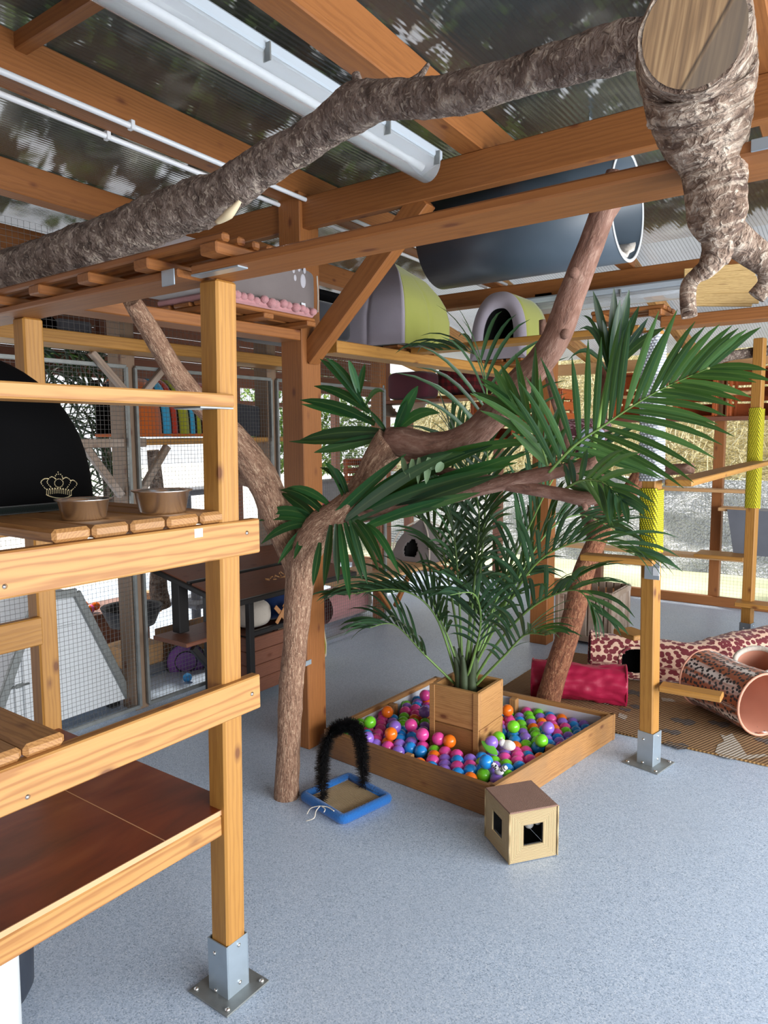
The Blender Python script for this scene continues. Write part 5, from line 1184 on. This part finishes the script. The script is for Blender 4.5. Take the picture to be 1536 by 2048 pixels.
for a, b, zt_ in ((d0, d1+.004, hq(150, 1245).z), (d1-.004, d2, .5)):
    m = MB(); m.box((HX+.001, b, .11), (HX+.014, a, zt_), .004); d = obj('door', m, WP, hu)
    for z in (.2, .32, .44):
        mm = MB(); mm.box((HX+.0145, b+.02, z), (HX+.018, a-.02, z+.014), .003); obj('panel_moulding', mm, WP, d)
    if b != d2:
        mm = MB(); p = hq(40, 1372, .02); mm.tube([p+V((0, -.05, 0)), p+V((0, .05, 0))], .006, 8); mm.box(p+V((-.008, -.02, -.012)), p+V((0, .02, .012))); obj('bolt', mm, GALVD, d)
for y in (lb.y+.1, rb.y-.06):
    m = MB(); m.box((HX-.1, y-.03, 0), (HX-.04, y+.03, .05)); obj('foot', m, BLACKM, hu)
bc2 = pz(252, 1372, 0)+V((-.22, .22, 0))
bt = thing('cat_bed_stand', 'grey felt basket on a green sisal post behind the mesh', 'cat bed', bc2, 'cat beds')
zb = px(228, 1252, bc2.x).z
m = MB(); m.lathe(bc2+V((0, 0, zb-.02)), [(0, 0), (.15, 0), (.2, .12), (.205, .13), (.18, .12), (.13, .03), (0, .03)], 36); obj('basket', m, DARKG, bt)
m = MB(); m.lathe(bc2+V((0, 0, .2)), [(.045, 0), (.045, zb-.22)], 20); obj('green_post', m, _sisal('green_sisal', '7f9c74', '56714d', 60, 'Z'), bt)
m = MB(); m.box(bc2+V((-.14, -.14, .06)), bc2+V((.14, .14, .2))); obj('base_box', m, PALEW, bt); m = MB(); m.box(bc2+V((-.18, -.18, .0)), bc2+V((.18, .18, .06)), .02); obj('base_plate', m, MIDG, bt)
p = px(190, 1205, -4.7)
t = thing('wooden_box', 'brown wooden ball box behind the mesh', 'box', (-4.75, p.y, 0))
zt2 = px(200, 1228, -4.55).z
m = MB(); m.box((-4.93, p.y-.5, 0), (-4.55, p.y+.35, zt2)); obj('body', m, BROWNW, t); m = MB(); m.board((-4.93, p.y+.4, zt2), (-4.5, p.y+.4, zt2), .06, zt2*.4); obj('rim', m, PALEW, t)
for x, y, c in ((167, 1210, 'orange'), (178, 1221, 'orange'), (191, 1212, 'orange'), (181, 1231, 'pink'), (160, 1222, 'orange')):
    q = px(x, y, -4.62); o = proto[c][1].copy(); COL.objects.link(o); o.location = V((q.x, q.y, max(zt2+R, q.z)))
    for k in ('group',): 
        if k in o: del o[k]
    tag(o, {167: 'orange ball behind the mesh, highest in the brown box', 178: 'orange ball behind the mesh just above the pink one', 191: 'orange ball behind the mesh nearest the grey basket', 181: 'pink ball behind the mesh beside the grey basket', 160: 'orange ball behind the mesh beside the steel brace'}[x], 'ball', 'balls in the brown box behind the mesh')
a = px(312, 1258, -4.25); b = px(430, 1228, -4.25)
m = MB(); m.box((-4.27, a.y, 0), (-4.25, b.y+.3, (a.z+b.z)/2)); obj('low_partition', m, wood('ply_tan', '9a7450', '7d5a3a', contrast=.3), None, 'low tan plywood partition behind the mesh', 'partition')
c = px(372, 1322, -3.95); r = 38*dep(c)/F
t = thing('purple_tunnel', 'collapsed purple mesh play tunnel behind the mesh', 'cat tunnel', (c.x, c.y, 0))
m = MB(); d = (EYE-c); d.z = 0; d.normalize(); m.lathe(c-d*.03, [(0, 0), (r*.5, .004), (r*.96, 0), (r, .02), (r*.96, .04), (r*.5, .05), (0, .045)], 40, 0, d); obj('sleeve', m, plain('purple_net', '8757a3', .6, .25, 90), t)
m = MB(); m.tube(ring_of(c+d*.01, d, r, 0), .006, 8, closed=True); m.tube(ring_of(c+d*.022, d, r*.55, 0), .004, 8, closed=True); obj('wire_hoop', m, BLACKM, t)
c = px(375, 1363, -3.75); m = MB(); m.ball((c.x, c.y, .03), .03, 20); obj('blue_toy_ball', m, plain('blue_yarn', '2a86c4', .7, .2, 80, .5, 160), None, 'small blue ball under the purple play tunnel', 'ball')
t = thing('trunk_post', 'dark brown bare trunk standing behind the mesh', 'branch', px(322, 1212, -4.42))
m = MB(); P = [px(x, y, -4.42) for x, y in ((324, 1214), (316, 1170), (322, 1100), (318, 1020), (312, 960), (306, 900))]; m.tube(P, [.07, .065, .06, .055, .05, .045], 14, 4, .12); obj('trunk', m, BARK_LONG, t)
t = thing('cat_tree', 'grey carpeted cat tree with two platforms behind the mesh', 'cat tree', px(385, 1212, -4.8))
for xa, xb, y in ((338, 440, 1148), (362, 430, 1210), (350, 440, 985)):
    a = px(xa, y, -4.8); b = px(xb, y, -4.8); m = MB(); m.box((-5.0, a.y, a.z-.02), (-4.6, b.y, a.z+.02), .012); obj('platform', m, MIDG, t)
for x, ya, yb in ((378, 1148, 985), (392, 1210, 1148)):
    a = px(x, ya, -4.8); b = px(x, yb, -4.8); a.z = 0 if ya == 1210 else a.z; m = MB(); m.lathe(V((a.x, a.y, a.z)), [(.04, 0), (.04, max(.05, b.z-a.z))], 16); obj('column', m, MIDG, t)
t = thing('leafy_bush', 'dark spiky leaved bush behind the mesh at the left', 'plant', px(200, 1010, -4.72))
m = MB()
for i in range(420):
    p = px(random.uniform(85, 250), random.uniform(700, 1005), -4.72+random.uniform(-.2, .2)); a = random.uniform(0, 2*pi); strip(m, p, V((random.uniform(-.4, .4), cos(a), sin(a)*.8+.2)), random.uniform(.16, .32), .03, V((1, 0, .3)), .7, 4)
obj('foliage', m, LEAFD, t, normals=False)
m = MB(); m.tube([px(218, 1010, -4.72), px(212, 900, -4.72), px(190, 760, -4.72)], [.04, .035, .03], 10, 4, .08); obj('stem', m, BARK_LONG, t)
p = px(155, 668, -4.35); m = MB(); m.box((-4.7, px(120, 668, -4.35).y, p.z), (-4.35, px(185, 668, -4.35).y, px(150, 640, -4.35).z), .01); obj('grey_box', m, MIDG, None, 'plain grey box on the high shelf behind the mesh', 'box')
m = MB(); m.box((-4.7, px(80, 668, -4.35).y, p.z), (-4.35, px(117, 668, -4.35).y, px(100, 632, -4.35).z), .02); obj('black_box', m, BLACKV, None, 'black plush box on the high shelf behind the mesh', 'box')
a = px(60, 672, -4.5); m = MB(); m.board((-4.5, a.y, p.z-.02), (-4.5, px(230, 672, -4.5).y, p.z-.02), .4, .03); hs = thing('high_shelf', 'high brown shelf with a grey box behind the mesh', 'shelf', (-4.5, a.y+.3, p.z-.035)); obj('board', m, BROWNW, hs)
q = px(200, 650, -4.68); m = MB(); m.board((-4.66, q.y, p.z-.034), (-4.66, q.y, 2.82), .08, .08, (0, 1, 0)); obj('hanging_post', m, BROWNW, hs)
# striped arch bed
sz = 1.619
t = thing('cat_bed', 'arched felt cat bed with orange, blue, red and olive bands behind the mesh', 'cat bed', (-3.84, 2.9, sz), 'cat beds')
def yy(x): return px(x, 866, -3.66).y
def archb(m, ya, yb, r, h):
    m.surf(lambda a, b: V((-3.84-.19*cos(a*pi)*r, ya+(yb-ya)*b, sz+h*abs(sin(a*pi))**.75)), 28, 2)
m = MB(); archb(m, yy(262), yy(440), .93, .335); o = obj('dark_body', m, DKIN, t)
for xa, xb, mt, nm in ((268, 322, ORANGEF, 'orange_band'), (326, 341, BLUEF, 'blue_band'), (344, 354, REDF, 'red_band'), (359, 377, OLIVEF, 'olive_band'), (381, 389, BLUEF, 'blue_band'), (394, 401, OLIVEF, 'olive_band'), (405, 440, REDF, 'red_band')):
    m = MB(); archb(m, yy(xa), yy(xb), 1.0, .36); o = obj(nm, m, mt, t); thick(o, .012)
m = MB(); m.box((-4.03, yy(262), sz), (-3.65, yy(440), sz+.02)); obj('floor_pad', m, ORANGEF, t)
t = thing('cat_bed', 'charcoal wedge shaped bed on the lower mesh shelf right of the yellow rack post', 'cat bed', (-3.8, px(510, 866, -3.7).y, sz), 'cat beds')
m = MB(); a, b = px(452, 866, -3.68).y, px(541, 866, -3.68).y
pts = [(a, sz), (b, sz), (b+.0, sz+.13), (b-.1, sz+.21), (a, sz+.23)]
m.poly([(-3.95, y, z) for y, z in pts], .28, 0, (1, 0, 0)); o = obj('body', m, DARKG, t); bv = o.modifiers.new('b', 'BEVEL'); bv.width = .02; bv.segments = 3
# right of the roof post
q = pz(655, 1314, 0)
t = thing('cat_scratcher', 'cream fleece rounded scratcher half hidden behind the roof post', 'cat scratcher', (q.x-.05, q.y, 0))
m = MB(); pts = [(-.16, 0), (.16, 0), (.165, .1), (.14, .22), (.09, .31), (.03, .37), (-.05, .38), (-.16, .3)]
m.poly([(q.x-.3, q.y-.16+y, z+.001) for y, z in pts], .3, 0, (1, 0, 0)); o = obj('body', m, cloth('cream_canvas', 'cfc4ab', 'bfb296'), t); bv = o.modifiers.new('b', 'BEVEL'); bv.width = .015; bv.segments = 3
m = MB(); m.tube([(q.x+.002, q.y-.16+y, z) for y, z in [(.13, .03), (.135, .1), (.11, .2), (.06, .29), (.0, .34)]], .004, 6, 4); obj('piping', m, OLIVEF, t)
a, b = px(640, 1226, -3.95), px(716, 1232, -3.95); rr2 = 34*dep(a)/F
t = thing('fleece_tunnel', 'dusty pink fleece tunnel with a white furry rim behind the mesh', 'cat tunnel', ((a+b)/2-V((0, 0, rr2))))
a.z = b.z = rr2+.01
m = MB(); tunnel(m, [a, a.lerp(b, .5), b], [rr2]*3, 28, 6, .03); obj('sleeve', m, PINKC, t)
m = MB(); m.tube(ring_of(b, b-a, rr2*.82, 0), rr2*.26, 10, closed=True, amp=.12); obj('fur_rim', m, CREAM, t); m = MB(); m.lathe(b-(b-a).normalized()*.02, [(0, 0), (rr2*.75, 0)], 24, 0, b-a); obj('painted_shade_lining', m, DKIN, t)  # dark disc in the mouth is painted shade, no real lining
# brown igloo on its corner shelf
zs = px(812, 1128, -3.62).z
sh = thing('corner_shelf', 'pale corner shelf with braces carrying the brown igloo bed', 'shelf', (-3.72, 4.95, zs-.03))
m = MB(); m.box((-3.95, px(690, 1140, -3.5).y, zs-.03), (-3.42, px(690, 1140, -3.5).y+1.5, zs), .004); obj('board', m, PALEW, sh)
for s in (-1, 1):
    m = MB(); m.board((-3.52, YS[3]+s*.04, zs-.32), (-3.52, YS[3]+s*.3, zs-.03), .035, .04); obj('knee_brace', m, BEAM, sh)
ig = V((-3.66, px(856, 1125, -3.6).y, zs+.001))
t = igloo('brown plush igloo bed with white piping and a dark hole on the corner shelf', ig, .2, .2, .37, (TAUPE, TAUPE, TAUPE, TAUPE), 3, (.42, .24, .3), False, TENT)
for sx, sy in ((1, -1), (1, 1), (-1, -1)):
    m = MB(); m.tube([ig+V((sx*.2*k, sy*.2*k, z)) for k, z in ((1.0, .01), (1.02, .1), (.93, .2), (.72, .28), (.35, .34), (.05, .37))], .008, 8, 3, .2); obj('white_piping', m, CREAM, t)
p = px(668, 1000, -4.1); tt = thing('tub_stand', 'low brown stand under the grey storage tub behind the mesh', 'stand', (-4.25, p.y, 0)); m = MB(); m.box((-4.42, p.y-.34, p.z-.2), (-4.08, p.y+.38, p.z-.165)); obj('top', m, BROWNW, tt)
for sx in (-4.4, -4.13):
    for sy in (p.y-.3, p.y+.33):
        m = MB(); m.board((sx, sy, 0), (sx, sy, p.z-.2), .04, .04, (0, 1, 0)); obj('leg', m, BROWNW, tt)
m = MB(); m.box((-4.4, p.y-.3, p.z-.16), (-4.1, p.y+.35, p.z+.17), .02); o = obj('storage_tub', m, plain('grey_tub', '77777b', .6), None, 'grey storage tub with pink marks behind the roof post and mesh', 'tub')
for k, w in ((-.16, .1), (-.02, .07)):
    m = MB(); m.box((-4.099, p.y+k, p.z-.03), (-4.095, p.y+k+w, p.z+.0), .001); obj('pink_mark', m, plain('pink_print', 'c42a68', .5), o)
# plaid bags, hammock, dotted bed at the back
def _plaid():
    g = G('red_plaid'); w = g.oc(); c = lin('7d1d22')
    for d in 'XYZ':
        wv = g.n('ShaderNodeTexWave', {'Vector': w, 'Scale': 5.0}, 1, wave_type='BANDS', bands_direction=d); c = g.mix(g.ramp(wv, [(.45, 0.0), (.5, .5)]), c, lin('1a1012'))
    g.set(c, .9); return g.m
PLAID = _plaid()
p = py(935, 792, 5.6); m = MB(); pillow(m, p+V((-.24, -.2, 0)), p+V((.22, .2, .27)), 4); obj('cat_bed', m, PLAID, None, 'red and black plaid bed on a shelf under the small igloo bed', 'cat bed', 'cat beds')
plank('wall_plank', 'shelf plank under the red and black plaid bed', (p.x-.5, 5.6, p.z-.017), (p.x+.5, 5.6, p.z-.017), .44, .03, BEAM)
p = py(828, 800, 5.3); m = MB(); pillow(m, p+V((-.22, -.12, 0)), p+V((.2, .12, .24)), 6); obj('cat_bed', m, cloth('burgundy_knit', '5c2a33', '45202a'), None, 'burgundy boxy bed on a shelf behind the palm tips', 'cat bed', 'cat beds')
plank('wall_plank', 'shelf plank under the burgundy boxy bed', (p.x-.4, 5.3, p.z-.017), (p.x+.35, 5.3, p.z-.017), .3, .03, BROWNW)
p = py(800, 806, 5.3); m = MB(); m.surf(lambda a, b: p+V((-.2+.4*a, -.13+.26*b, -.14*sin(pi*a)**.6+.01)), 20, 6); o = obj('cat_hammock', m, cloth('tan_suede', '8a7561', '74614f'), None, 'tan fabric hammock slung under the burgundy bed shelf', 'hammock'); thick(o, .012)
DOT = _spots('pink_dots', '54262f', 'd5b2bb', 60.0, .2, 0)
p = py(1172, 915, 4.9); t = thing('cat_bed', 'maroon bed with pink dots behind the bright palm frond', 'cat bed', p, 'cat beds')
m = MB(); pillow(m, p+V((-.16, -.14, 0)), p+V((.15, .14, .27)), 5); obj('body', m, DOT, t); m = MB(); pillow(m, p+V((.0, -.17, .02)), p+V((.17, -.1, .2)), 5); obj('pale_front', m, cloth('pale_blue', 'b9bcd0', 'a2a6bf'), t)
p2 = p+V((.23, 0, -.0)); m = MB(); pillow(m, p2+V((-.02, -.05, 0)), p2+V((.14, .08, .04)), 3); obj('pink_pad', m, PINKC, None, 'small pink pad beside the dotted maroon bed', 'pad')
plank('wall_plank', 'shelf plank under the dotted maroon bed', (p.x-.3, 4.9, p.z-.017), (p.x+.5, 4.9, p.z-.017), .34, .03, BEAM)
# white bin and lidded tub at the bottom left
t = thing('white_bin', 'white rounded bin under the red brown shelf at the bottom left', 'bin', (-1.82, .717, 0))
m = MB(); m.lathe((-1.82, .717, .0), [(0, 0), (.12, 0), (.128, .01), (.132, .3), (.13, .38), (.11, .4), (0, .4)], 40); obj('body', m, plain('white_plastic_bin', 'e6ebec', .3, .03), t)
t = thing('lidded_tub', 'dark tub with a white lid behind the white bin under the red brown shelf', 'tub', (-2.04, .88, 0))
m = MB(); m.lathe((-2.04, .88, 0), [(0, 0), (.1, 0), (.115, .03), (.125, .3), (0, .3)], 36); obj('body', m, plain('dark_tub_plastic', '2c313b', .4), t)
m = MB(); m.lathe((-2.04, .88, .3), [(0, 0), (.138, 0), (.14, .02), (.125, .035), (0, .035)], 36); obj('lid', m, WHITEP, t)
